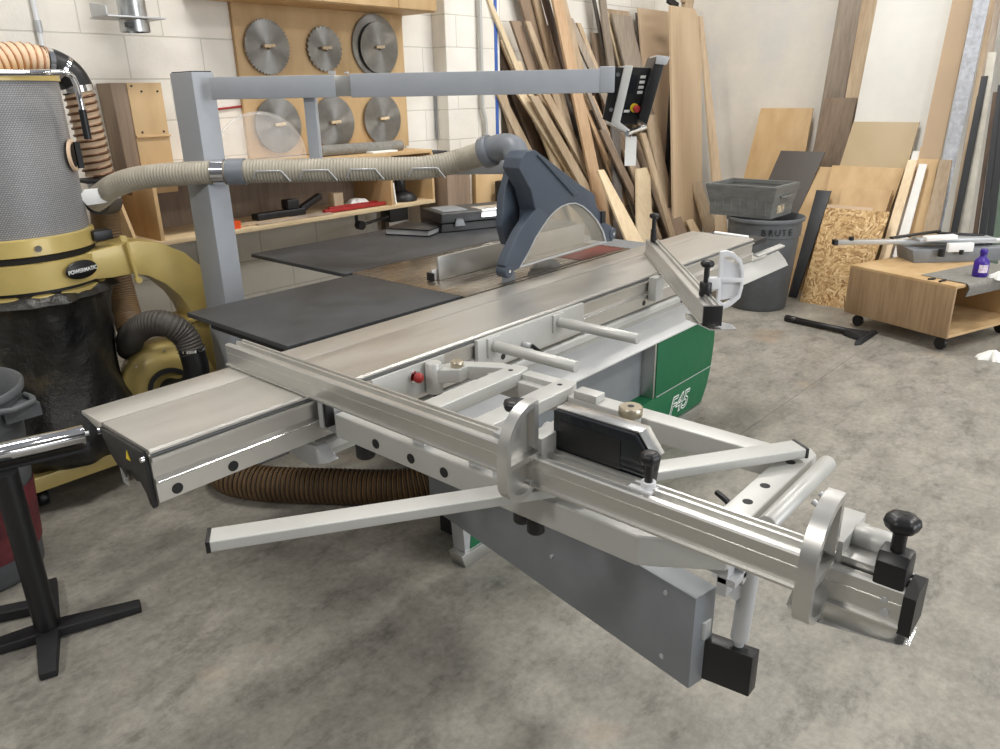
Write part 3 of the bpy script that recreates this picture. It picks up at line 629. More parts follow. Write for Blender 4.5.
# control panel at the beam end
def CP(a, z, t): v = P0+rv*a+nv*t; return (v.x, v.y, z)
obj('mount_plate', MB().prism([(1.595, 1.688), (1.645, 1.686), (1.60, 1.478), (1.559, 1.495)], CP, -.01, .01), 'black', gd, .003)
obj('plate_screw', MB().cyl(CP(1.613, 1.66, -.016), CP(1.613, 1.66, -.008), .008), 'chrome', gd)
obj('plate_screw', MB().cyl(CP(1.59, 1.53, -.016), CP(1.59, 1.53, -.008), .008), 'chrome', gd)
pn = obj('control_panel', MB().prism([(1.66, 1.687), (1.745, 1.683), (1.70, 1.470), (1.612, 1.475)], CP, .0, .16), 'black', gd, .003)
obj('panel_frame', MB().prism([(1.638, 1.693), (1.670, 1.691), (1.626, 1.482), (1.668, 1.452), (1.664, 1.436), (1.590, 1.472)], CP, -.03, .155), 'silverpaint', pn, .004)
obj('grip_bar', MB().cyl(CP(1.655, 1.440, -.03), CP(1.745, 1.456, .08), .011, 20), 'alubright', pn)
obj('side_visor', MB().prism([(1.745, 1.688), (1.757, 1.725), (1.795, 1.720), (1.732, 1.47), (1.698, 1.492)], CP, -.045, .15), 'black', pn, .005)
obj('visor_pocket', MB().prism([(1.752, 1.695), (1.757, 1.727), (1.808, 1.719), (1.795, 1.69)], CP, -.05, .10), 'palegrey', pn, .003)
obj('display', MB().prism([(1.668, 1.66), (1.697, 1.66), (1.685, 1.588), (1.655, 1.59)], CP, -.003, .001), 'displaybox', pn, .0005)
for k in range(4): obj('key', MB().prism([(1.706-k*.0035, 1.655-k*.019), (1.727-k*.0035, 1.655-k*.019), (1.725-k*.0035, 1.644-k*.019), (1.704-k*.0035, 1.644-k*.019)], CP, -.004, .001), 'white', pn, .001)
obj('key_strip', MB().prism([(1.645, 1.528), (1.668, 1.528), (1.666, 1.518), (1.643, 1.518)], CP, -.004, .001), 'white', pn, .001)
obj('button_field', MB().prism([(1.642, 1.555), (1.712, 1.555), (1.702, 1.505), (1.632, 1.505)], CP, -.0015, .001), 'displaybox', pn, .0005)
em = obj('emergency_base', MB().cyl(CP(1.686, 1.535, 0), CP(1.684, 1.535, -.012), .017, 24), 'yellow', pn)
obj('emergency_button', MB().cyl(CP(1.690, 1.532, -.012), CP(1.692, 1.530, -.035), .014, 24, .003), 'red', pn)
tg = tag(obj('paper_tag', MB().prism([(-.025, 0), (.025, 0), (.027, -.012), (.027, -.115), (-.027, -.115), (-.027, -.012)][::-1], lambda p, q, t: tuple(along(1.678, 1.425)+rv*p*.85+Vector((0, 0, q))+nv*t), 0, .0012), 'paper'), 'small white paper tag hanging below the control panel', 'tag')
obj('string', MB().tube([along(1.68, 1.445), along(1.678, 1.415)], .0015, 6), 'white', tg)

# suction hose along the lower beam
hs = thing('suction_hose', 'grey beige ribbed extraction hose running from dust collector to saw guard', 'hose', (1.66, 2.93, 1.30))
hp = [(1.33, 3.46, 1.20), (1.37, 3.34, 1.265), (1.44, 3.23, 1.30), (1.56, 3.07, 1.315)]+[tuple(along(t, 1.318, -.012)) for t in (.05, .2, .35, .5, .65, .80)]+[tuple(along(.90, 1.328)), tuple(along(1.0, 1.350)), (2.324, 2.115, 1.378)]
obj('ribbed_hose', hose_mb(hp, .046, .013, .04), 'hosegrey', hs)
obj('hose_clamp', MB().cyl(along(-.03, 1.318, -.012), along(.02, 1.318, -.012), .051, 28), 'chrome', hs)
obj('hose_sleeve', MB().cyl(along(.03, 1.318, -.012), along(.10, 1.318, -.012), .053, 28), 'elbow', hs)
for t in (.16, .35, .54, .79):
    a = along(t, 1.323, -.068); b_ = along(t+.10, 1.323, -.068)
    obj('hose_clip', MB().tube([along(t-.02, 1.29, -.05), a, b_, along(t+.13, 1.28, -.05)], .0035, 8), 'palegrey', hs)

# ------------------------------------------------------------------ dust collector
dc = thing('dust_collector', 'mustard yellow dust collector with grey filter canister and black bag on the left', 'dust collector', (1.1, 3.5, 0))
obj('filter_canister', MB().lathe([(.262, 1.10), (.266, 1.12), (.262, 1.68)], (CX, CY, 0), seg=64), 'filter', dc)
obj('top_band', MB().lathe([(.25, 1.71), (.268, 1.71), (.270, 1.675), (.262, 1.675)], (CX, CY, 0), seg=64).cyl((CX, CY, 1.70), (CX, CY, 1.71), .26, 48), 'gold', dc)
obj('lower_band', MB().lathe([(.262, 1.115), (.280, 1.11), (.285, 1.05), (.27, 1.045)], (CX, CY, 0), seg=64), 'gold', dc)
obj('gasket', MB().lathe([(.27, 1.05), (.276, 1.045), (.270, 1.02)], (CX, CY, 0), seg=48), 'blackmatte', dc)
obj('collar', MB().lathe([(.262, 1.022), (.290, 1.018), (.290, .915), (.262, .91)], (CX, CY, 0), seg=64), 'gold', dc)
obj('lower_ring', MB().lathe([(.27, .90), (.288, .895), (.292, .865), (.27, .855)], (CX, CY, 0), seg=64), 'gold', dc)
obj('ring_gap', MB().lathe([(.272, .915), (.274, .89)], (CX, CY, 0), seg=48), 'blackmatte', dc)
obj('bolt', MB().cyl((CX-.02, CY-.283, 1.078), (CX-.025, CY-.295, 1.078), .012), 'chrome', dc)
obj('latch', MB().box(1.235, 1.31, 3.29, 3.35, 1.06, 1.10), 'black', dc, .004)
obj('crank_handle', MB().tube(smooth_path([(.80, 3.20, 1.70), (1.10, 3.20, 1.70), (1.235, 3.24, 1.70), (1.265, 3.25, 1.67), (1.275, 3.26, 1.61), (1.275, 3.26, 1.52)], 6), .011, 12), 'chrome', dc)
obj('handle_grip', MB().cyl((1.275, 3.26, 1.57), (1.275, 3.26, 1.46), .014), 'black', dc)
gu = obj('gauge_plate', MB().lathe([(.045, .008), (.052, .012), (.060, .008), (.062, 0)], (1.228, 3.325, 1.40), (.80, -.60, 0), 28), 'hosetan', dc)
obj('gauge_face', MB().lathe([(.001, .006), (.046, .006)], (1.228, 3.325, 1.40), (.80, -.60, 0), 28), 'blackmatte', gu)
obj('gauge_arm', MB().box(1.24, 1.26, 3.31, 3.325, 1.35, 1.45), 'blackmatte', gu)
# sweeping duct to the blower
def DY(p, q, t): return (p, t, q)
ro = [(1.15, 1.018), (1.27, 1.030), (1.40, 1.04), (1.50, 1.015), (1.60, .955), (1.68, .87), (1.735, .77), (1.765, .655)]
ri = [(1.15, .915), (1.27, .905), (1.36, .905), (1.42, .885), (1.49, .835), (1.545, .77), (1.575, .71), (1.59, .655)]
duct = obj('sweep_duct', MB().prism(ri+ro[::-1], XZ, 3.28, 3.44), 'gold', dc, .004)
obj('duct_bracket', MB().tube([(1.335, 3.26, 1.07), (1.345, 3.26, 1.05), (1.36, 3.26, .90), (1.37, 3.26, .87)], .008, 8).cyl((1.335, 3.27, 1.06), (1.335, 3.25, 1.06), .014).cyl((1.365, 3.27, .88), (1.365, 3.25, .88), .014), 'gold', dc)
lg = obj('oval_badge', MB().lathe([(.001, .006), (.046, .005), (.049, 0)], (1.135, 3.218, .972), (.34, -.94, 0), 40), 'black', dc, label='black oval maker badge')
bz = [((x-1.135)*1.5+1.135, (y-3.218)*1.5+3.218, (z-.972)*.75+.972) for x, y, z in [tuple(v.co) for v in lg.data.vertices]]
for v, c_ in zip(lg.data.vertices, bz): v.co = c_
text('badge_lettering', 'POWERMATIC', .021, (1.137, 3.208, .964), (.94, .34, 0), (0, 0, 1), 'white', lg, offset=.0004)
obj('outlet_flange', MB().box(1.56, 1.80, 3.26, 3.46, .643, .657), 'gold', dc, .002)
obj('outlet_box', MB().box(1.585, 1.775, 3.28, 3.44, .30, .643), 'gold', dc, .004)
bc = Vector((1.46, 3.36, .355)); bx = Vector((-.35, -.937, 0))
blw = obj('blower_housing', MB().lathe([(.001, -.10), (.19, -.10), (.205, -.085), (.205, .045), (.19, .06), (.165, .062), (.16, .072), (.12, .078), (.09, .072), (.001, .07)], bc, bx, 48), 'gold', dc)
obj('inlet_ring', MB().lathe([(.098, .07), (.098, .09), (.08, .092), (.075, .07)], bc, bx, 40), 'blackmatte', blw)
for k in range(8):
    a = 2*pi*k/8; c_ = bc+Vector((.937, -.35, 0))*(.178*cos(a))+Vector((0, 0, 1))*(.178*sin(a))
    obj('housing_bolt', MB().cyl(c_+bx*.058, c_+bx*.07, .006, 10), 'brass', blw)
obj('motor', MB().cyl(bc-bx*.10, bc-bx*.34, .10, 32, .01), 'blackmatte', dc)
obj('base_plate', MB().hexa([(.35, 3.24, .10), (1.80, 3.24, .10), (1.80, 3.85, .10), (.35, 3.85, .10)], [(.35, 3.24, .165), (1.80, 3.24, .165), (1.80, 3.85, .165), (.35, 3.85, .165)]), 'gold', dc, .006)
obj('mast', MB().box(1.20, 1.26, 3.76, 3.82, .16, 1.0), 'gold', dc, .004)
for x, y in ((.83, 3.33), (1.70, 3.33), (.83, 3.78), (1.70, 3.78)):
    cs = obj('caster', MB().cyl((x-.02, y, .034), (x+.02, y, .034), .034, 24, .004), 'black', dc)
    obj('caster_fork', MB().box(x-.028, x-.022, y-.02, y+.02, .03, .10).box(x+.022, x+.028, y-.02, y+.02, .03, .10), 'blackmatte', cs)
def bagf(r, h, a): return r*(1+.035*sin(5*a+h*9)+.025*sin(11*a-h*13)+.02*sin(17*a+h*25))
obj('collection_bag', MB().lathe([(.265, .90), (.30, .885), (.315, .86), (.285, .84), (.275, .80), (.28, .70), (.275, .60), (.265, .50), (.285, .40), (.32, .30), (.335, .22), (.30, .17), (.001, .166)], (CX, CY, 0), seg=120, fn=bagf), 'bag', dc)

t = thing('overhead_hose', 'tan ribbed duct hose bending over the filter canister and down the wall', 'hose', (1.45, 3.7, 1.2))
hrp = [(.55, 3.62, 1.665), (.85, 3.64, 1.69), (1.05, 3.66, 1.735), (1.22, 3.68, 1.765), (1.33, 3.69, 1.752)]
hr_ = obj('hose_run', hose_mb(hrp, .064, .028, .05), 'hosetan', t); obj('wire_coil', coil(hrp, .065, .028, .0045), 'hosetanrib', hr_)
obj('elbow', MB().tube(smooth_path([(1.31, 3.69, 1.757), (1.37, 3.70, 1.742), (1.42, 3.70, 1.705), (1.445, 3.70, 1.65)], 6), .066, 28), 'black', t)
obj('clamp', MB().cyl((1.325, 3.69, 1.752), (1.345, 3.692, 1.748), .069, 32).cyl((1.385, 3.70, 1.735), (1.397, 3.70, 1.725), .069, 32).cyl((1.443, 3.70, 1.665), (1.446, 3.70, 1.64), .069, 32), 'chrome', t)
hdp = [(1.446, 3.70, 1.645), (1.455, 3.70, 1.5), (1.46, 3.70, 1.38), (1.465, 3.70, 1.285)]
hr_ = obj('hose_drop', hose_mb(hdp, .058, .030, .04), 'hosetan', t); obj('wire_coil', coil(hdp, .061, .030, .006), plain('dark bronze wire', (106, 74, 52), .35, .5, .1), hr_)
t = thing('blast_gate', 'white and black blast gate where the hoses join beside the canister', 'valve', (1.42, 3.6, 1.2))
obj('gate_plate', MB().box(1.36, 1.55, 3.58, 3.74, 1.262, 1.275), 'blackmatte', t, .002)
obj('gate_body', MB().cyl((1.46, 3.68, 1.265), (1.46, 3.66, 1.16), .06, 28), 'palegrey', t)
obj('gate_blade', MB().prism([(1.235, 1.235), (1.26, 1.262), (1.335, 1.262), (1.40, 1.25), (1.40, 1.215), (1.33, 1.20), (1.26, 1.198)], XZ, 3.36, 3.368), 'white', t, .001)
obj('gate_socket', MB().cyl((1.43, 3.55, 1.18), (1.335, 3.45, 1.195), .052, 28), 'hoseblack', t)
t = thing('intake_hose', 'dark ribbed hose curving from behind into the yellow blower inlet', 'hose', (1.45, 3.2, .5))
obj('wall_hose', hose_mb([(1.46, 3.70, 1.17), (1.455, 3.72, .95), (1.46, 3.70, .72), (1.43, 3.60, .58)], .062, .014, .03), 'hosebrown', t)
obj('loop_hose', hose_mb([(1.37, 3.50, .52), (1.33, 3.36, .615), (1.355, 3.24, .685), (1.40, 3.15, .695), (1.455, 3.12, .64), (1.47, 3.10, .56)], .055, .014, .05), 'hoseblack', t)
obj('elbow', MB().tube(smooth_path([(1.47, 3.10, .57), (1.47, 3.09, .47), (1.45, 3.12, .40), (1.43, 3.20, .365), (1.42, 3.27, .355)], 6), .055, 28), 'black', t)
obj('band', MB().cyl((1.47, 3.10, .57), (1.47, 3.10, .582), .059, 28), 'chrome', t)
fhp = [(1.75, 3.2, .075), (1.50, 3.0, .075), (1.40, 2.83, .075), (1.45, 2.65, .075), (1.62, 2.40, .075), (1.82, 2.14, .08), (2.02, 2.0, .12)]
fho = tag(obj('floor_hose', hose_mb([(1.75, 3.2, .075), (1.50, 3.0, .075), (1.40, 2.83, .075), (1.45, 2.65, .075), (1.62, 2.40, .075), (1.82, 2.14, .08), (2.02, 2.0, .12)], .070, .020, .09), 'hosebrown'), 'brown ribbed hose lying on the floor under the sliding table', 'hose')
obj('wire_coil', coil(fhp, .071, .020, .004), plain('dark hose wire', (60, 44, 28), .5), fho)

# ------------------------------------------------------------------ wall duct stub
t = thing('wall_duct_stub', 'galvanised duct stub with bracket high on the block wall', 'duct', (1.8, 3.85, 1.9))
obj('duct', MB().lathe([(.062, 1.965), (.062, 2.6)], (1.815, 3.85, 0), seg=32).lathe([(.057, 1.965), (.057, 2.6)], (1.815, 3.85, 0), seg=32), 'duct', t)
obj('bracket_plate', MB().box(1.66, 1.93, 3.76, 3.96, 1.955, 1.962).prism([(3.76, 1.96), (3.92, 1.96), (3.92, 2.02), (3.76, 2.0)], YZ, 1.655, 1.662), 'palegrey', t, .001)
obj('clamp_ring', MB().lathe([(.060, 1.90), (.066, 1.90), (.066, 1.95), (.060, 1.95), (.060, 1.90)], (1.815, 3.85, 0), seg=32), 'duct', t)
obj('clamp_bolt', MB().box(1.74, 1.77, 3.76, 3.79, 1.915, 1.935), 'black', t)

# ------------------------------------------------------------------ roller stand, bins
def roller_stand(x, y, rot, z, roller_a, roller_b, label, col=True):
    t = thing('roller_stand', label, 'roller stand', (x, y, 0))
    for k, ln in enumerate((.27, .31, .28, .22)):
        a = rot+k*pi/2; d = Vector((cos(a), sin(a), 0)); c0 = Vector((x, y, 0))
        sd = Vector((-d.y, d.x, 0))
        q = lambda f, w_, z0, z1: [c0+d*f-sd*w_+Vector((0, 0, z0)), c0+d*f+sd*w_+Vector((0, 0, z0)), c0+d*f+sd*w_+Vector((0, 0, z1)), c0+d*f-sd*w_+Vector((0, 0, z1))]
        obj('foot', MB().hexa(q(.0, .034, .006, .040), q(ln, .024, .0, .026)), 'blackmatte', t, .006, 3)
    obj('column', MB().cyl((x, y, .03), (x, y, z-.04), .035, 28), 'black', t)
    if roller_a:
        a = Vector(roller_a); b = Vector(roller_b)
        rr = obj('roller', MB().cyl(a, b, .031, 32, .002), 'chrome', t)
        dv = (b-a).normalized()
        obj('axle', MB().cyl(b, b+dv*.014, .007), 'palegrey', rr)
        obj('roller_yoke', MB().bar(a-Vector((0, 0, .045)), b-Vector((0, 0, .045)), .05, .01).bar(b+dv*.008-Vector((0, 0, .05)), b+dv*.008+Vector((0, 0, .005)), .03, .005), 'blackmatte', t, .001)
    return t
roller_stand(.523, 2.405, R(-20), .625, (.18, 2.52, .640), (.752, 2.40, .628), 'black four footed stand carrying a shiny chrome roller at far left')
t = thing('low_stand_base', 'second black stand whose foot shows behind the chrome roller stand', 'roller stand', (.25, 2.75, 0))
for a in (R(-26), R(64), R(154), R(244)):
    d = Vector((cos(a), sin(a), 0)); c0 = Vector((.28, 2.70, 0))
    obj('foot', MB().bar(c0+Vector((0, 0, .03)), c0+d*.34+Vector((0, 0, .018)), .05, .034), 'blackmatte', t, .006, 3)
obj('column', MB().cyl((.28, 2.70, .03), (.28, 2.70, .55), .03, 24), 'black', t)
def bin_(c, rb, rt_, h, label, nm='trash_can'):
    t = thing(nm, label, 'trash can', c)
    pr = [(.001, .004), (rb-.01, 0), (rb, .01), (rt_*.93, h*.80), (rt_*.965, h*.805), (rt_*.975, h-.03), (rt_*1.03, h-.028), (rt_*1.04, h-.005), (rt_*1.02, h), (rt_*.985, h-.004), (rt_*.93, h*.8), (rb*.95, .03), (.001, .03)]
    obj('body', MB().lathe(pr, c, seg=64), 'can', t)
    return t
c2 = (5.665, 2.295, 0)
t2 = bin_(c2, .215, .275, .70, 'large grey round trash can with a tote on its rim by the leaning sheets')
tdir = Vector((-.80, -.60, 0)).normalized()
a0 = Vector((.83, -.56, 0)).normalized()
for k, ch in enumerate('BRUTE'):
    an = R(-137)+(k-2)*.185
    n_ = Vector((cos(an), sin(an), 0)); p_ = Vector(c2)+n_*.2755+Vector((0, 0, .588))
    text('lettering', ch, .066, p_, (-n_.y, n_.x, 0), (0, 0, 1), 'black', t2, ext=.001)
t1 = bin_((.50, 2.98, 0), .20, .262, .70, 'worn grey round trash can cut off at the left edge beside the collector bag')
hd_ = Vector((.50, 2.98, 0))+Vector((.10, -.262, 0))
obj('handle', MB().tube([(.615, 2.735, .655), (.655, 2.70, .66), (.73, 2.745, .655), (.745, 2.80, .65), (.735, 2.84, .655)], .011, 10).box(.64, .75, 2.75, 2.86, .60, .645), 'can', t1)
obj('sticker', MB().lathe([(.211, .10), (.229, .34)], (.50, 2.98, 0), seg=64), plain('red and white worn sticker', (96, 36, 42), .6, 0, .5, 9), t1, label='worn red sticker band')
# tote
t = thing('storage_tote', 'dusty grey rectangular plastic tote resting on the large trash can', 'tote', (5.66, 2.35, .70))
tx = Vector((0, -1, 0)); ty = Vector((1, 0, 0)); tcn = Vector((5.66, 2.415, .702))
def TT(p, q, t_): v = tcn+tx*p+ty*q; return (v.x, v.y, tcn.z+t_)
def rect(a, b): return [(-a, -b), (a, -b), (a, b), (-a, b)]
tm = MB()
o_b = [TT(p, q, 0) for p, q in rect(.238, .193)]; o_t = [TT(p, q, .225) for p, q in rect(.25, .205)]
i_t = [TT(p, q, .225) for p, q in rect(.275, .225)]; i_b = [TT(p, q, .012) for p, q in rect(.228, .183)]
tm.add(o_b+o_t+i_t+i_b, [[3, 2, 1, 0]]+[[i, (i+1) % 4, 4+(i+1) % 4, 4+i] for i in range(4)]+[[4+i, 4+(i+1) % 4, 8+(i+1) % 4, 8+i] for i in range(4)]+[[8+i, 8+(i+1) % 4, 12+(i+1) % 4, 12+i] for i in range(4)]+[[12, 13, 14, 15]])
obj('body', tm, 'tote', t)
rmv = []
obj('rim', MB().add([TT(p, q, h) for h in (.205, .232) for a_, b_2 in ((.268, .222), (.245, .20)) for p, q in rect(a_, b_2)], [[i, (i+1) % 4, 8+(i+1) % 4, 8+i] for i in range(4)]+[[8+i, 8+(i+1) % 4, 12+(i+1) % 4, 12+i] for i in range(4)]+[[4+(i+1) % 4, 4+i, 12+i, 12+(i+1) % 4] for i in range(4)]+[[(i+1) % 4, i, 4+i, 4+(i+1) % 4] for i in range(4)]), 'tote', t)
for k in range(7):
    p = -.20+k*.066
    obj('rib', MB().hexa([TT(p-.006, -.201, .02), TT(p+.006, -.201, .02), TT(p+.006, -.190, .02), TT(p-.006, -.190, .02)], [TT(p-.006, -.211, .205), TT(p+.006, -.211, .205), TT(p+.006, -.20, .205), TT(p-.006, -.20, .205)]), 'tote', t)
obj('sticker', MB().hexa([TT(.2405, -.10, .03), TT(.2405, .03, .03), TT(.2425, .03, .03), TT(.2425, -.10, .03)], [TT(.2455, -.10, .16), TT(.2455, .03, .16), TT(.2475, .03, .16), TT(.2475, -.10, .16)]), plain('torn beige sticker', (176, 164, 138), .8, 0, .5, 30), t)
obj('handle', MB().tube([TT(.262, -.10, .15), TT(.28, -.08, .15), TT(.28, .06, .15), TT(.262, .08, .15)], .008, 8), 'tote', t)

# ------------------------------------------------------------------ wall cabinets, blade board, shelf unit
t = thing('wall_cabinet', 'birch plywood wall cabinets above the rack of saw blades', 'cabinet', (3.0, 3.9, 2.09))
obj('body', MB().box(2.2, 3.745, 3.80, 4.09, 2.09, 2.75), 'ply', t, .002)
for x0, x1 in ((2.21, 2.86), (2.865, 3.42), (3.425, 3.74)): obj('door', MB().box(x0, x1, 3.782, 3.80, 2.095, 2.75), 'ply', t, .002)
t = thing('blade_board', 'plywood panel fixed to the block wall with pegs for saw blades', 'board', (3.08, 4.09, 1.27))
obj('panel', MB().box(2.465, 3.705, 4.075, 4.099, 1.27, 2.10), 'ply', t, .001)
BL = [(2.653, 1.869, .150, 44, 'round silver saw blade, upper left of six on the plywood board'),
      (3.050, 1.869, .130, 26, 'small coarse toothed saw blade, upper middle of the plywood board'),
      (3.470, 1.885, .156, 60, 'dark rimmed saw blade, upper right in front of a larger one'),
      (2.668, 1.447, .158, 80, 'dull saw blade, lower left on the plywood board'),
      (3.070, 1.444, .160, 80, 'silver saw blade, lower middle beside the hanging post'),
      (3.468, 1.452, .158, 80, 'dull grey saw blade, lower right on the plywood board')]
for i, (x, z, r_, te, lab) in enumerate(BL):
    d = disc(None, r_, .004, te, depth=.014 if te < 50 else .007); yy = 4.055 if i != 2 else 4.045
    d.v = [(a+x, b+yy, c+z) for a, b, c in d.v]
    tag(obj('circular_saw_blade', d, 'steelsaw'), lab, 'saw blade', 'saw blades on the wall board')
    obj('peg', MB().bar((x-.035, 4.035, z+.004), (x+.035, 4.035, z+.008), .016, .016), 'pale', bpy.data.objects['blade_board'], .001)
    obj('peg_pin', MB().cyl((x, 4.03, z), (x, 4.075, z), .007, 10), 'pale', bpy.data.objects['blade_board'])
d = disc(None, .192, .004, 72, depth=.012); d.v = [(a+3.455, b+4.062, c+1.895) for a, b, c in d.v]
tag(obj('circular_saw_blade', d, 'steelsaw'), 'largest dark saw blade half hidden behind the upper right blade', 'saw blade', 'saw blades on the wall board')

t = thing('wall_shelf_unit', 'open plywood shelf unit under the saw blade board', 'shelf', (2.6, 3.9, .92))
obj('lower_shelf', MB().box(1.57, 3.57, 3.70, 4.09, .925, .947), 'plyedge', t, .001)
obj('top_shelf', MB().box(1.75, 3.58, 3.72, 4.09, 1.245, 1.265), 'ply', t, .001)
for x in (1.70, 3.20, 3.56): obj('side', MB().box(x, x+.019, 3.71, 4.09, .947, 1.245), 'ply', t, .001)
obj('back', MB().box(1.57, 3.57, 4.08, 4.097, .947, 1.245), 'brown', t)
obj('left_box', MB().prism([(3.70, .947), (4.08, .947), (4.08, 1.27), (3.85, 1.24)], YZ, 1.57, 1.585), 'ply', t)
for x in (2.10, 3.40): obj('leg', MB().box(x, x+.03, 4.02, 4.07, 0, .925), 'walnut', t)
t = thing('plywood_wall_box', 'tall tapered plywood box hung on the block wall beside the grey post', 'box', (1.8, 3.95, 1.2))
obj('front', MB().prism([(1.765, 1.15), (1.935, 1.15), (1.935, 1.68), (1.765, 1.68)], XZ, 3.93, 3.945), 'ply', t, .001)
obj('side', MB().hexa([(1.70, 3.94, 1.15), (1.765, 3.935, 1.15), (1.765, 4.095, 1.15), (1.70, 4.095, 1.15)], [(1.69, 3.94, 1.68), (1.765, 3.935, 1.68), (1.765, 4.095, 1.68), (1.69, 4.095, 1.68)]), 'brown', t, .001)
obj('rail', MB().box(1.765, 1.94, 3.92, 3.93, 1.425, 1.435), 'ply', t, .001)
for x, z in ((1.785, 1.665), (1.83, 1.64), (1.91, 1.64), (1.80, 1.45), (1.91, 1.45), (1.86, 1.25), (1.92, 1.24)): obj('screw', MB().cyl((x, 3.926, z), (x, 3.931, z), .005, 8), 'blackmatte', t)
# things on and around the shelf
d = MB().lathe([(.001, .0), (.29, .0), (.29, .01), (.285, .02)], (2.43, 3.96, 1.27), (0, -1, .06), 48)
dm = [(.29*cos(a), .29*sin(a)) for a in [pi*k/24 for k in range(25)]]
t = thing('clear_guard_cover', 'clear plastic domed cover leaning above the shelf left of the saw blades', 'cover', (2.43, 3.95, 1.266))
obj('dome', MB().prism([(2.43+p, 1.268+q*.88) for p, q in dm], XZ, 3.90, 3.906), 'clear', t)
obj('rim', MB().tube([(2.43+p, 3.89, 1.268+q*.88) for p, q in dm], .009, 10), 'clear', t)
tag(obj('red_pencil', MB().cyl((2.266, 4.093, 1.542), (2.463, 4.093, 1.557), .006, 8), 'red'), 'thin red rod fixed to the wall above the clear domed cover', 'rod')
tag(obj('rolled_felt', MB().cyl((2.80, 3.86, 1.298), (3.42, 3.84, 1.295), .033, 24), 'felt'), 'grey rolled felt lying on the shelf below the blades', 'felt')
tag(obj('notebook', MB().box(3.12, 3.32, 3.76, 3.90, 1.266, 1.276), 'paper', bevel=.001), 'thin white papers lying at the right end of the top shelf', 'paper')
gn = thing('power_tool', 'black power tool lying on the lower shelf', 'tool', (2.5, 3.85, .95))
obj('body', MB().box(2.30, 2.62, 3.80, 3.87, .955, .995), 'black', gn, .01, 3); obj('grip', MB().box(2.50, 2.58, 3.80, 3.87, .995, 1.05), 'black', gn, .01, 3)
obj('nose', MB().bar((2.60, 3.83, .985), (2.76, 3.85, 1.045), .04, .035), 'black', gn, .006)
tag(obj('tape_spool', MB().lathe([(.012, .0), (.042, .0), (.042, .035), (.012, .035)], (2.12, 3.76, .948), seg=28, cap=False), 'orange'), 'bright orange tape measure at the left end of the lower shelf', 'tape measure')
for k, (x0, x1, y, lab) in enumerate(((2.25, 2.75, 3.76, 'flat grey veneer offcut at the front of the lower shelf'), (2.05, 2.50, 3.79, 'tan veneer offcut behind the orange tape measure'))):
    tag(obj('veneer_offcut', MB().box(x0, x1, y-.04, y+.05, .948+k*.0005, .956+k*.002), 'graybrown' if k == 0 else 'tan', bevel=.001), lab, 'offcut')
tag(obj('red_bar_clamp', MB().bar((2.72, 3.77, .962), (3.18, 3.76, .962), .03, .02), 'red', bevel=.003), 'long red bar lying along the lower shelf, nearest the edge', 'bar')
tag(obj('red_bar_clamp', MB().bar((2.80, 3.83, .965), (3.17, 3.82, .965), .025, .018), 'red', bevel=.003), 'second red bar lying behind the first on the lower shelf', 'bar')
tag(obj('wood_block', MB().box(2.87, 2.94, 3.86, 3.92, .948, 1.045), 'pale', bevel=.002), 'small upright pale wood block on the lower shelf', 'block')
tag(obj('crumpled_rag', MB().lathe([(.001, .05), (.04, .045), (.06, .02), (.07, 0)], (3.05, 3.88, .948), seg=24, fn=lambda r_, h, a: r_*(1+.3*sin(3*a)+.2*sin(7*a))), 'paper'), 'crumpled pale rag beside the small wood block', 'rag')
t = thing('round_device', 'black round based device in the right compartment of the shelf', 'device', (3.42, 3.85, .948))
obj('base', MB().lathe([(.001, 0), (.085, 0), (.09, .02), (.06, .05), (.03, .06)], (3.40, 3.82, .948), seg=32), 'black', t); obj('neck', MB().cyl((3.39, 3.83, 1.0), (3.385, 3.84, 1.15), .035, 20, .006), 'black', t)
for k in range(2): tag(obj('booklet', MB().hexa([(3.23+k*.028, 3.74, .948), (3.24+k*.028, 3.74, .948), (3.24+k*.028, 3.95, .948), (3.23+k*.028, 3.95, .948)], [(3.215+k*.028, 3.74, 1.12-k*.04), (3.225+k*.028, 3.74, 1.12-k*.04), (3.225+k*.028, 3.95, 1.12-k*.04), (3.215+k*.028, 3.95, 1.12-k*.04)]), 'paper'), ('taller' if k == 0 else 'shorter')+' white booklet leaning on the shelf divider', 'booklet')
t = thing('hanging_clamp', 'black bar clamp hanging below the shelf', 'clamp', (3.1, 3.75, .8))
obj('rod', MB().cyl((2.97, 3.78, .842), (3.22, 3.78, .87), .009, 10), 'black', t); obj('jaw', MB().cyl((2.99, 3.76, .845), (2.99, 3.80, .845), .028, 16), 'black', t)
obj('body', MB().box(3.22, 3.38, 3.76, 3.84, .83, .92), 'black', t, .01); obj('drop', MB().box(2.96, 2.97, 3.77, 3.79, .84, .925), 'black', t)
tag(obj('black_case', MB().prism([(3.60, 1.20), (3.62, 1.235), (3.80, 1.24), (3.90, 1.225), (3.98, 1.20)], XZ, 3.80, 3.94), 'blackmatte', bevel=.006), 'dark soft case lying right of the shelf unit against the pier', 'case')
tag(obj('plywood_crate', MB().box(3.65, 3.87, 3.66, 3.94, .40, 1.199), 'brown', bevel=.003), 'tall brown crate standing right of the shelf unit', 'crate')
t = thing('plywood_carcass', 'pale plywood panel standing behind the black tool case', 'panel', (4.1, 3.7, .6))
obj('panel', MB().box(3.95, 4.62, 3.68, 3.72, .3, 1.16), 'ply', t, .002)
t = thing('chrome_machine', 'small black machine with chrome parts behind the tool case', 'machine', (4.25, 3.5, .8))
obj('housing', MB().box(4.10, 4.35, 3.50, 3.64, .66, 1.02), 'blackmatte', t, .01); obj('chuck', MB().cyl((4.12, 3.46, .84), (4.30, 3.46, .86), .035, 20, .004).cyl((4.24, 3.46, .78), (4.24, 3.46, .84), .02), 'chrome', t)
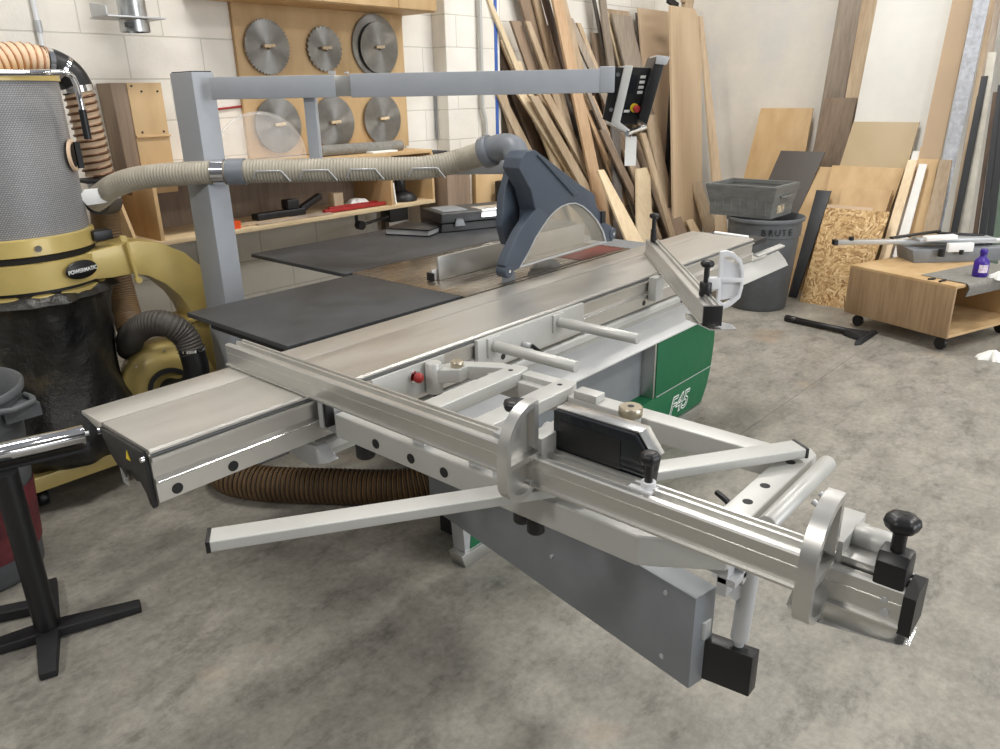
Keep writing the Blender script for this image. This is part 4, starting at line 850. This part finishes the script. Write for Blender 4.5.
obj('stand', MB().box(4.12, 4.33, 3.50, 3.63, 0, .66), 'blackmatte', t)
# tool case and binder on the far extension table
t = thing('tool_case', 'black hard plastic tool case with silver panels on the far charcoal table', 'tool case', (3.0, 2.75, .906))
u1 = Vector((.93, -.36, 0)); v1 = Vector((.36, .93, 0)); tc0 = Vector((2.83, 2.90, .906))
def TC(p, q, h): v = tc0+u1*p+v1*q; return (v.x, v.y, tc0.z+h)
def tbox(p0, p1, q0, q1, h0, h1): return MB().hexa([TC(p0, q0, h0), TC(p1, q0, h0), TC(p1, q1, h0), TC(p0, q1, h0)], [TC(p0+.01, q0+.01, h1), TC(p1-.01, q0+.01, h1), TC(p1-.01, q1-.01, h1), TC(p0+.01, q1-.01, h1)])
obj('case_body', tbox(0, .50, 0, .30, .0, .045), 'black', t, .008, 3)
obj('case_lid', tbox(.0, .50, 0, .30, .045, .10), 'black', t, .012, 3)
obj('silver_panel', tbox(.24, .46, -.004, .16, .062, .103), 'alubright', t, .006, 3); obj('silver_panel', tbox(.03, .2, .05, .25, .07, .106), 'greypaint', t, .006)
for p in (.08, .34): obj('latch', tbox(p, p+.06, -.012, .005, .03, .07), 'greypaint', t, .003)
t = thing('ring_binder', 'thin black and silver binder lying left of the tool case', 'binder', (2.6, 2.95, .906))
bo = Vector((2.66, 3.02, .906)); 
u2 = Vector((.35, -.94, 0)); v2 = Vector((.94, .35, 0))
def BN(p, q, h): v = bo+u2*(p-.1)+v2*q; return (v.x, v.y, bo.z+h)
def bbox(p0, p1, q0, q1, h0, h1): return MB().hexa([BN(p0, q0, h0), BN(p1, q0, h0), BN(p1, q1, h0), BN(p0, q1, h0)], [BN(p0, q0, h1), BN(p1, q0, h1), BN(p1, q1, h1), BN(p0, q1, h1)])
obj('cover', bbox(0, .26, 0, .22, .030, .036), 'black', t, .001); obj('cover', bbox(0, .26, 0, .22, .0, .005), 'black', t, .001); obj('pages', bbox(.005, .25, .005, .215, .005, .030), 'palegrey', t)

# ------------------------------------------------------------------ lumber leaning on the left wall
LUM = [
('pale',(4.421,4.464,3.98,2.222),(5.632,5.778,3.75),1,'long thin pale maple strip leaning farthest left, beside the pier'),
('walnut',(4.500,4.589,4.02,1.994),(5.522,5.745,3.85),0,'shadowed board coloured dark walnut right behind the leftmost pale strip'),  # its shadow is put into the dark wood colour
('tan',(4.464,4.497,3.99,1.923),(4.971,5.177,3.80),0,'short tan board low against the pier edge'),
('brown',(4.704,4.820,3.98,2.102),(5.596,5.765,3.70),0,'brown board with square top just right of the leftmost pale strip'),
('tan',(4.817,4.865,3.96,1.918),(5.545,5.632,3.66),0,'narrow tan stick ending halfway up between two brown boards'),
('pale',(4.697,4.743,3.92,1.824),(5.347,5.492,3.60),0,'short pale stick whose top shows just above the grey beam'),
('tan',(4.812,4.871,3.93,2.103),(5.673,5.844,3.55),0,'tan round edged board leaning across darker ones left of centre'),
('brown',(4.847,5.002,4.03,2.258),(5.851,6.052,3.85),1,'wide brown board reaching out of view, second tall one from the pier'),
('tan',(4.977,5.063,4.00,2.262),(5.730,5.863,3.80),1,'tall tan board just left of the dark gap'),
('walnut',(5.037,5.112,3.97,2.264),(5.929,6.045,3.70),1,'tall dark walnut board left of the orange ones'),
('orangewood',(5.022,5.147,3.90,2.258),(5.403,5.567,3.45),1,'tall orange cherry board crossing the middle of the lumber'),
('tan',(5.252,5.331,3.98,2.279),(5.943,6.088,3.65),1,'tall tan board touching the right side of the orange board'),
('graybrown',(5.359,5.454,3.96,2.155),(6.915,7.080,3.70),0,'grey brown board with slanted lean just right of the tall orange board'),
('tan',(5.566,5.622,4.00,2.130),(6.949,7.072,3.80),0,'thin tan stick leaning parallel right of the slanted grey brown board'),
('brown',(5.813,5.948,4.02,2.067),(6.292,6.591,3.85),0,'short brown board behind the grey vertical one'),
('darkgray',(5.773,5.802,4.00,2.313),(6.491,6.599,3.80),1,'thin dark grey strip reaching the top left of the framed panel'),
('graybrown',(5.803,5.891,3.97,2.314),(6.150,6.290,3.70),1,'tall grey brown board left of the framed panel'),
('pale',(5.924,5.970,3.98,2.260),(6.950,7.125,3.75),0,'pale thin strip along the left side of the framed panel'),
('tan',(6.001,6.349,4.00,2.260),(6.90,7.12,3.80),0,'wide tan panel with square top behind the control panel'),
('graybrown',(5.974,6.274,3.93,2.213),(6.790,7.097,3.65),0,'grey brown board lying in front of the wide tan panel'),
('darkgray',(6.534,6.619,4.03,2.261),(7.0,7.15,3.90),0,'dark strip left of the smooth MDF sheet'),
('mdf',(6.484,7.038,3.98,2.293),(6.394,6.739,3.60),0,'smooth MDF sheet directly right of the control panel'),
('orangewood',(5.415,5.486,3.85,1.574),(5.944,6.201,3.40),0,'orange brown board starting just below the grey beam'),
('graybrown',(5.427,5.484,3.80,1.611),(6.086,6.209,3.35),0,'thin grey board leaning right below the grey beam end'),
('darkgray',(5.749,5.874,3.75,1.365),(5.227,5.348,3.30),0,'upright dark grey board below the control panel'),
('graybrown',(5.773,5.853,3.70,0.994),(5.816,5.921,3.25),0,'short grey stick below the paper tag'),
('pale',(5.186,5.272,3.50,1.008),(5.398,5.730,3.10),0,'broad pale board slanting down behind the guard roller'),
('pale',(5.858,6.077,3.55,0.963),(5.314,5.577,3.15),0,'upright pale plywood offcut below the paper tag'),
('tan',(5.981,6.065,3.60,1.252),(6.151,6.236,3.20),0,'pair of thin tan sticks left of the MDF sheets'),
('tan',(6.303,6.480,3.75,1.388),(6.410,6.593,3.40),0,'wide tan board leaning on the foot of the smooth MDF sheet'),
('brown',(6.350,6.522,3.50,0.567),(6.115,6.450,3.15),0,'short brown offcut low in front of the MDF sheets'),
('tan',(6.710,6.867,3.60,1.107),(6.812,7.074,3.20),0,'square ended tan board leaning in front of the ribbed MDF sheet'),
('pale',(6.564,6.664,3.40,0.442),(6.480,6.720,3.10),0,'small pale offcut standing beside the short brown one'),
('brown',(5.437,5.526,3.66,1.300),(6.100,6.238,3.30),0,'brown board crossing low behind the upright dark grey one'),
('walnut',(5.490,5.578,3.80,1.454),(6.107,6.245,3.45),0,'dark walnut board below the control panel mount'),
]
def lean_left(mat, T, F, ext, lab, th=.022, nm='leaning_board', grp='boards leaning on the block wall'):
    a, b, yt, zt = T; c, d_, yf = F
    if ext:
        k = .22; a += (a-c)*k; b += (b-d_)*k; yt = min(yt+.02, 4.06); zt *= 1+k
    th = min(th, .03); m = MB().hexa([(c, yf, 0.0), (d_, yf, 0.0), (d_, yf+th, 0.0), (c, yf+th, 0.0)], [(a, yt, zt), (b, yt, zt), (b, yt+th, zt), (a, yt+th, zt)])
    return tag(obj(nm, m, mat, bevel=.0015), lab, 'board', grp)
LUM += [
('tan',(4.486,4.566,3.95,1.608),(5.354,5.552,3.70),0,'short tan board just right of the pier below the beam'),
('pale',(4.633,4.727,3.86,1.591),(5.856,5.936,3.50),0,'pale board below the beam, second from the pier'),
('walnut',(4.693,4.788,4.03,1.593),(5.602,5.748,3.85),0,'dark board below the beam between two pale ones'),
('tan',(4.910,4.998,3.84,1.587),(5.898,6.032,3.45),0,'long tan board running down to the top of the guard hood'),
('darkgray',(5.232,5.299,4.00,1.752),(6.169,6.278,3.70),0,'dark grey board close left of the slanted grey brown one'),
('orangewood',(5.630,5.719,3.92,1.563),(6.357,6.493,3.55),0,'orange tan board starting below the very end of the beam'),
('brown',(5.795,5.888,3.90,1.569),(6.374,6.531,3.50),0,'brown board starting beneath the panel mounting plate'),
('tan',(5.877,5.975,3.70,1.113),(6.105,6.203,3.30),0,'tan board passing beside the paper tag'),
('graybrown',(5.470,5.556,3.94,1.566),(6.214,6.344,3.60),0,'grey brown board right of the orange board below the beam'),
('pale',(4.587,4.621,3.99,1.968),(5.765,6.023,3.80),0,'narrow pale strip between walnut board and pier'),
('brown',(6.034,6.135,3.72,1.188),(6.332,6.433,3.30),0,'brown board leaning left of the wide tan one'),
('walnut',(6.368,6.461,3.65,0.631),(6.444,6.624,3.30),0,'dark offcut low between the two MDF sheets'),
('tan',(4.701,4.797,3.80,1.575),(5.703,5.848,3.42),0,'tan board in front, touching the guard elbow in view'),
('brown',(5.650,5.728,3.72,0.961),(5.969,6.170,3.30),0,'short brown board right of the guard roller'),
]
for mat, T, F, e, lab in LUM: lean_left(mat, T, F, e, lab, nm='mdf_sheet' if mat == 'mdf' else 'leaning_board')
# more half hidden boards filling the stack
rb_ = [(4.60, .35, 2.0, 'walnut'), (5.05, .5, 1.75, 'brown'), (5.25, .55, 2.1, 'walnut'), (5.5, .5, 1.9, 'darkgray'), (5.7, .45, 1.7, 'walnut'), (5.9, .4, 1.6, 'brown'), (6.1, .35, 1.5, 'darkgray'), (5.35, .3, 1.4, 'tan'), (5.62, .3, 1.2, 'orangewood'), (5.95, .25, 1.35, 'tan'), (6.25, .2, 1.2, 'brown'), (6.40, .2, 1.0, 'darkgray')]
wl_ = ['far back of the stack next to the pier', 'second from the pier at the back', 'behind the tall orange board', 'behind the slanted grey board', 'behind the beam end', 'behind the control panel', 'left of the MDF sheets at the back', 'low behind the guard hood', 'low behind the guard roller', 'low behind the paper tag', 'low beside the MDF sheets', 'at the foot of the MDF sheets']
for (x, dx, h, mt), wd in zip(rb_, wl_):
    lean_left(mt, (x, x+.10, 4.05, h), (x+dx, x+dx+.12, 3.92), 0, 'half hidden '+{'walnut': 'dark', 'brown': 'brown', 'darkgray': 'grey', 'tan': 'tan', 'orangewood': 'orange'}[mt]+' board '+wd)
# ribbed mdf sheet with a clipped corner and its neighbours
t = tag(obj('mdf_sheet', MB().hexa([(6.36, 3.40, 0), (6.93, 3.40, 0), (6.93, 3.42, 0), (6.36, 3.42, 0)], [(6.408, 3.62, 2.277), (6.985, 3.62, 2.16), (6.985, 3.64, 2.16), (6.408, 3.64, 2.277)]).hexa([(6.408, 3.62, 2.277), (6.985, 3.62, 2.16), (6.985, 3.64, 2.16), (6.408, 3.64, 2.277)], [(6.41, 3.622, 2.282), (6.85, 3.622, 2.28), (6.85, 3.642, 2.28), (6.41, 3.642, 2.282)]), 'mdfrib'), 'tall ribbed MDF sheet with a clipped top corner in the room corner', 'sheet')
tag(obj('leaning_board', MB().hexa([(6.50, 3.0, 0), (6.736, 3.0, 0), (6.736, 3.02, 0), (6.50, 3.02, 0)], [(6.43, 3.35, 2.18), (6.488, 3.35, 2.18), (6.488, 3.37, 2.18), (6.43, 3.37, 2.18)]), 'tan'), 'tan tapered board just right of the ribbed MDF sheet against the skimmed wall', 'board')
tag(obj('wood_offcut', MB().box(6.72, 6.90, 3.66, 3.70, 2.33, 2.42).box(6.74, 6.88, 3.655, 3.70, 0, 2.33), 'tan', bevel=.002), 'tall square stick rising behind the ribbed MDF sheet', 'board')
tag(obj('angle_strip', MB().bar((6.50, 3.70, 2.34), (6.70, 3.72, 2.30), .03, .05).box(6.66, 6.70, 3.70, 3.73, 0, 2.3), 'blackmatte'), 'dark metal strip poking out above the smooth MDF sheet', 'strip')

# ------------------------------------------------------------------ sheets leaning on the right wall
SHT = [
('ply',(3.031,2.559,7.12,1.427),(3.116,2.504,6.75),0,'birch plywood sheet standing alone against the skimmed wall','plywood_sheet'),
('charboard',(2.662,2.285,6.76,1.086),(2.885,2.502,6.35),0,'charcoal sheet leaning behind the tote','melamine_sheet'),
('graybrown',(2.449,2.261,7.14,2.268),(2.487,2.312,6.90),1,'tall grey brown board reaching out of view left of the white sheet','leaning_board'),
('tan',(2.261,2.136,7.14,2.255),(2.280,2.184,6.86),1,'tall tan board touching the left edge of the white sheet','leaning_board'),
('brown',(2.417,2.157,6.98,1.510),(2.497,2.191,6.72),0,'shorter brown board in front of the tall grey brown one','leaning_board'),
('whiteboard',(2.109,1.569,7.06,2.220),(2.112,1.567,6.60),1,'tall white sheet, the largest on the right wall','white_sheet'),
('taupeboard',(2.097,1.607,6.78,1.329),(2.224,1.661,6.42),0,'taupe sheet leaning in front of the white sheet','laminate_sheet'),
('ply',(2.375,2.202,6.75,0.966),(2.397,2.175,6.30),0,'narrow pale plywood piece beside the charcoal sheet','plywood_sheet'),
('ply',(2.187,1.634,6.68,0.988),(2.126,1.708,6.20),0,'wide plywood sheet above the strand board','plywood_sheet'),
('ply',(2.042,1.663,6.55,0.832),(1.962,1.700,6.12),0,'smaller plywood sheet right behind the strand board','plywood_sheet'),
('osb',(2.068,1.597,6.30,0.698),(2.064,1.618,5.95),0,'oriented strand board with coarse flakes leaning in front','strand_board'),
('blackboard',(2.229,2.110,6.50,0.804),(2.196,2.128,6.05),0,'narrow black board between trash can and strand board','melamine_sheet'),
('pale',(1.601,1.538,6.60,1.062),(1.617,1.543,6.10),0,'pale pine strip right of the plywood sheets','leaning_board'),
('whitestrip',(1.520,1.465,6.60,1.035),(1.530,1.453,6.15),0,'short white moulding strip leaning beside the pine strip','moulding'),
('ply',(1.552,1.408,6.70,1.154),(1.501,1.355,6.25),0,'plywood board leaning right of the white moulding','plywood_sheet'),
('mdf',(1.549,1.410,6.97,2.184),(1.533,1.384,6.45),1,'tall tan MDF board along the right edge of the white sheet','mdf_sheet'),
('feltblue',(1.396,1.294,6.90,2.168),(1.341,1.264,6.40),1,'tall blue grey fabric covered panel','fabric_panel'),
('tan',(1.382,1.302,6.60,1.071),(1.369,1.240,6.25),0,'tan board below the blue grey panel','leaning_board'),
('tan',(1.266,1.235,6.75,2.151),(1.172,1.148,6.30),1,'thin tan wood strip right of the blue grey panel','leaning_board'),
('blackboard',(1.217,1.174,6.60,1.651),(1.163,1.117,6.25),0,'narrow black board right of the thin tan strip','leaning_board'),
('palewhite',(1.208,1.159,6.64,1.807),(1.101,1.030,6.30),0,'greyish white board between two black ones','leaning_board'),
('walnut',(1.115,1.091,6.55,1.544),(0.981,0.946,6.20),0,'thin dark brown strip left of the black stack at the right edge','leaning_board'),
('blackboard',(1.085,1.049,6.50,1.590),(0.937,0.890,6.20),0,'black board second from the right edge','leaning_board'),
('blackboard',(1.055,1.008,6.50,1.621),(0.879,0.839,6.20),0,'black board at the very right edge','leaning_board'),
('graybrown',(1.30,1.22,6.90,2.2),(1.20,1.10,6.45),1,'pale grey board behind the thin tan strip at upper right','leaning_board'),
('whitestrip',(1.60,1.53,6.70,1.12),(1.62,1.55,6.25),0,'second pale strip half hidden behind the pine strip','moulding'),
('mdf',(2.10,1.75,6.42,.705),(2.10,1.75,6.06),0,'thin tan sheet edge showing behind the strand board','mdf_sheet'),
]
def lean_right(mat, T, F, ext, lab, nm, th=.018):
    a, b, xt, zt = T; c, d_, xf = F
    if ext:
        k = .22; a += (a-c)*k; b += (b-d_)*k; zt *= 1+k; xt = min(xt+.02, 7.19)
    return tag(obj(nm, MB().hexa([(xf, c, 0), (xf+th, c, 0), (xf+th, d_, 0), (xf, d_, 0)], [(xt, a, zt), (xt+th, a, zt), (xt+th, b, zt), (xt, b, zt)]), mat, bevel=.001), lab, 'board', 'sheets leaning on the right wall')
for mat, T, F, e, lab, nm in SHT: lean_right(mat, T, F, e, lab, nm)

tag(obj('green_panel', MB().hexa([(6.60, .86, 0), (6.62, .86, 0), (6.62, .96, 0), (6.60, .96, 0)], [(6.98, 1.02, 2.05), (7.0, 1.02, 2.05), (7.0, 1.18, 2.05), (6.98, 1.18, 2.05)]), plain('sage green panel', (112, 132, 116), .6)), 'sage green panel behind the black boards at the upper right edge', 'board', 'sheets leaning on the right wall')

# ------------------------------------------------------------------ plywood cart and what stands on it
ca = Vector((5.24, .885, 0)); cv = Vector((.26, .705, 0)).normalized(); cu_ = Vector((cv.y, -cv.x, 0))
def K(p, q, z): v = ca+cu_*p+cv*q; return (v.x, v.y, z)
def kbox(p0, p1, q0, q1, z0, z1): return MB().hexa([K(p0, q0, z0), K(p1, q0, z0), K(p1, q1, z0), K(p0, q1, z0)], [K(p0, q0, z1), K(p1, q0, z1), K(p1, q1, z1), K(p0, q1, z1)])
t = thing('plywood_cart', 'low plywood box cart on black casters at the right', 'cart', (5.6, 1.1, 0))
L_, W_ = .80, .75
obj('side_panel', kbox(0, .018, 0, W_, .10, .42), 'plyv', t, .001)
obj('bottom_panel', kbox(.018, L_, 0, W_, .10, .118), 'ply', t, .001)
obj('top_panel', kbox(.0, L_, 0, W_, .42, .438), 'ply', t, .001)
obj('back_panel', kbox(.018, L_, W_-.018, W_, .118, .42), 'ply', t, .001); obj('end_panel', kbox(L_-.018, L_, 0, W_-.018, .118, .42), 'ply', t, .001)
obj('corner_block', kbox(.018, .05, .03, .06, .22, .26), 'pale', t)
for p, q in ((.07, .07), (.07, W_-.07), (L_-.07, .07), (L_-.07, W_-.07)):
    a = Vector(K(p, q, .042))
    cs = obj('caster', MB().cyl(a-cu_*.013, a+cu_*.013, .040, 24, .004), 'black', t)
    obj('caster_fork', MB().hexa([a+cu_*.018-cv*.02, a+cu_*.022-cv*.02, a+cu_*.022+cv*.02, a+cu_*.018+cv*.02], [a+cu_*.018-cv*.02+Vector((0, 0, .058)), a+cu_*.022-cv*.02+Vector((0, 0, .058)), a+cu_*.022+cv*.02+Vector((0, 0, .058)), a+cu_*.018+cv*.02+Vector((0, 0, .058))]), 'palegrey', cs)
fl = MB(); prof = [(.30, .4415), (.12, .4425), (.03, .444), (-.005, .442), (-.022, .430), (-.026, .41), (-.018, .385), (-.012, .36)]
n = len(prof); top = []
for i, p in enumerate((.10, .35, .6, .815)):
    top += [K(p, q if q > 0 or 1 else q, z) for q, z in prof]
vs = top+[(x, y, z-.0) for x, y, z in [K(p, q+(.007 if z < .44 else 0), z-(.006 if z > .43 else 0)) for p in (.10, .35, .6, .815) for q, z in prof]]
fs = [[i*n+j, (i+1)*n+j, (i+1)*n+j+1, i*n+j+1] for i in range(3) for j in range(n-1)]
fl.add(vs, fs+[[4*n+v for v in f[::-1]] for f in fs], True)
tag(obj('felt_blanket', fl, 'felt'), 'grey felt blanket draped over the open edge of the plywood cart', 'blanket')
t = thing('metal_tool', 'grey metal tool body lying on the plywood cart', 'tool', (5.9, 1.1, .439))
def Wq(px, q): pass
obj('tray', MB().hexa([(5.80, 1.26, .439), (6.25, .80, .439), (6.42, .95, .439), (5.98, 1.42, .439)], [(5.78, 1.28, .53), (6.25, .78, .53), (6.44, .95, .53), (5.98, 1.44, .53)]), 'greypaint', t, .004)
lb_ = obj('long_bar', MB().bar((5.62, 1.74, .56), (6.45, .74, .56), .05, .035), 'alu', t, .003)
obj('bar_cap', MB().bar((5.605, 1.757, .56), (5.62, 1.74, .56), .052, .037), 'black', lb_)
obj('slide', MB().bar((5.90, 1.30, .585), (6.25, .90, .585), .12, .022), 'palegrey', t, .004)
obj('cover', MB().bar((5.88, 1.24, .60), (6.02, 1.08, .61), .06, .03), 'white', t, .004)
obj('white_clamp', MB().bar((5.93, 1.10, .545), (6.05, .97, .545), .03, .06), 'white', t, .004)
obj('lock', MB().cyl((5.88, 1.12, .49), (5.88, 1.12, .54), .022).cyl((5.98, 1.02, .50), (5.98, 1.02, .53), .015), 'black', t)
obj('arm', MB().bar((5.75, 1.42, .605), (6.1, 1.2, .625), .035, .014).bar((6.05, 1.2, .62), (6.25, .95, .60), .03, .014), 'black', t, .003)
obj('knob', MB().cyl((5.67, 1.66, .575), (5.67, 1.66, .60), .018), 'black', t)
bt = thing('purple_bottle', 'purple plastic bottle with a white label on the cart', 'bottle', (5.50, .79, .439))
obj('body', MB().lathe([(.001, 0), (.040, 0), (.044, .01), (.044, .09), (.040, .11), (.020, .13), (.018, .135), (.018, .15)], (5.60, .83, .439), seg=32), 'purple', bt)
obj('cap', MB().lathe([(.020, .145), (.022, .147), (.022, .175), (.018, .18), (.001, .18)], (5.60, .83, .439), seg=24), 'purple', bt)
obj('label', MB().lathe([(.0447, .035), (.0447, .085)], (5.60, .83, .439), seg=64), 'white', bt) if 0 else obj('label', MB().add([(5.60+.0447*cos(a), .83+.0447*sin(a), .439+z) for z in (.035, .085) for a in [R(175+k*9) for k in range(9)]], [[k, k+1, 10+k, 9+k] for k in range(8)], True), plain('bottle label', (214, 200, 214), .5, 0, .3, 60), bt)
def blob(c, r, h, mat, nm, lab, cat, f=.35, sq=1.0):
    def fn(r_, h_, a): return r_*(1+f*sin(3*a+c[0]*9)+f*.5*sin(7*a+2)+f*.3*sin(13*a+h_*80))
    return tag(obj(nm, MB().lathe([(.001, h), (r*.3, h*.92), (r*.6, h*.55), (r*.85, h*.3), (r, 0), (.001, .0)], c, seg=64, fn=fn), mat), lab, cat)
blob((5.60, .70, .444), .07, .05, 'paper', 'white_rag', 'crumpled white rag beside the purple bottle', 'rag')
blob((5.33, .63, 0.0), .07, .055, 'paper', 'crumpled_paper', 'crumpled white paper lying on the floor at the right edge', 'paper')
tag(obj('marker_pen', MB().cyl((5.32, 1.06, .445), (5.36, 1.03, .445), .006, 10), 'black'), 'short black pen on the cart, the left one', 'pen')
tag(obj('marker_pen', MB().cyl((5.29, .99, .445), (5.36, .97, .445), .006, 10), 'black'), 'short black pen on the cart, the right one by the blanket', 'pen')
# vacuum nozzle
t = thing('vacuum_nozzle', 'black vacuum floor nozzle with short tube lying on the floor', 'nozzle', (5.25, 1.5, 0))
tb = obj('tube', MB().cyl((5.36, 1.90, .022), (5.28, 1.46, .028), .022, 24, .002), 'black', t)
obj('cuff', MB().cyl((5.368, 1.945, .022), (5.352, 1.86, .022), .025, 24, .002), 'black', tb)
obj('head', MB().hexa([(5.07, 1.37, .001), (5.12, 1.34, .001), (5.45, 1.33, .001), (5.44, 1.37, .001)], [(5.08, 1.375, .028), (5.12, 1.35, .030), (5.42, 1.34, .030), (5.42, 1.37, .028)]).hexa([(5.18, 1.36, .005), (5.38, 1.36, .005), (5.31, 1.50, .005), (5.25, 1.50, .005)], [(5.20, 1.37, .034), (5.36, 1.37, .034), (5.30, 1.49, .048), (5.26, 1.49, .048)]), 'blackmatte', t, .003)
# control joint and marks in the slab
struct('trim_2', MB().hexa([(1.9, 1.400, 0), (5.3, 1.296, 0), (5.3, 1.299, 0), (1.9, 1.403, 0)], [(1.9, 1.400, .0006), (5.3, 1.296, .0006), (5.3, 1.299, .0006), (1.9, 1.403, .0006)]), plain('filled slab joint', (112, 108, 100), .7, 0, .3, 9))
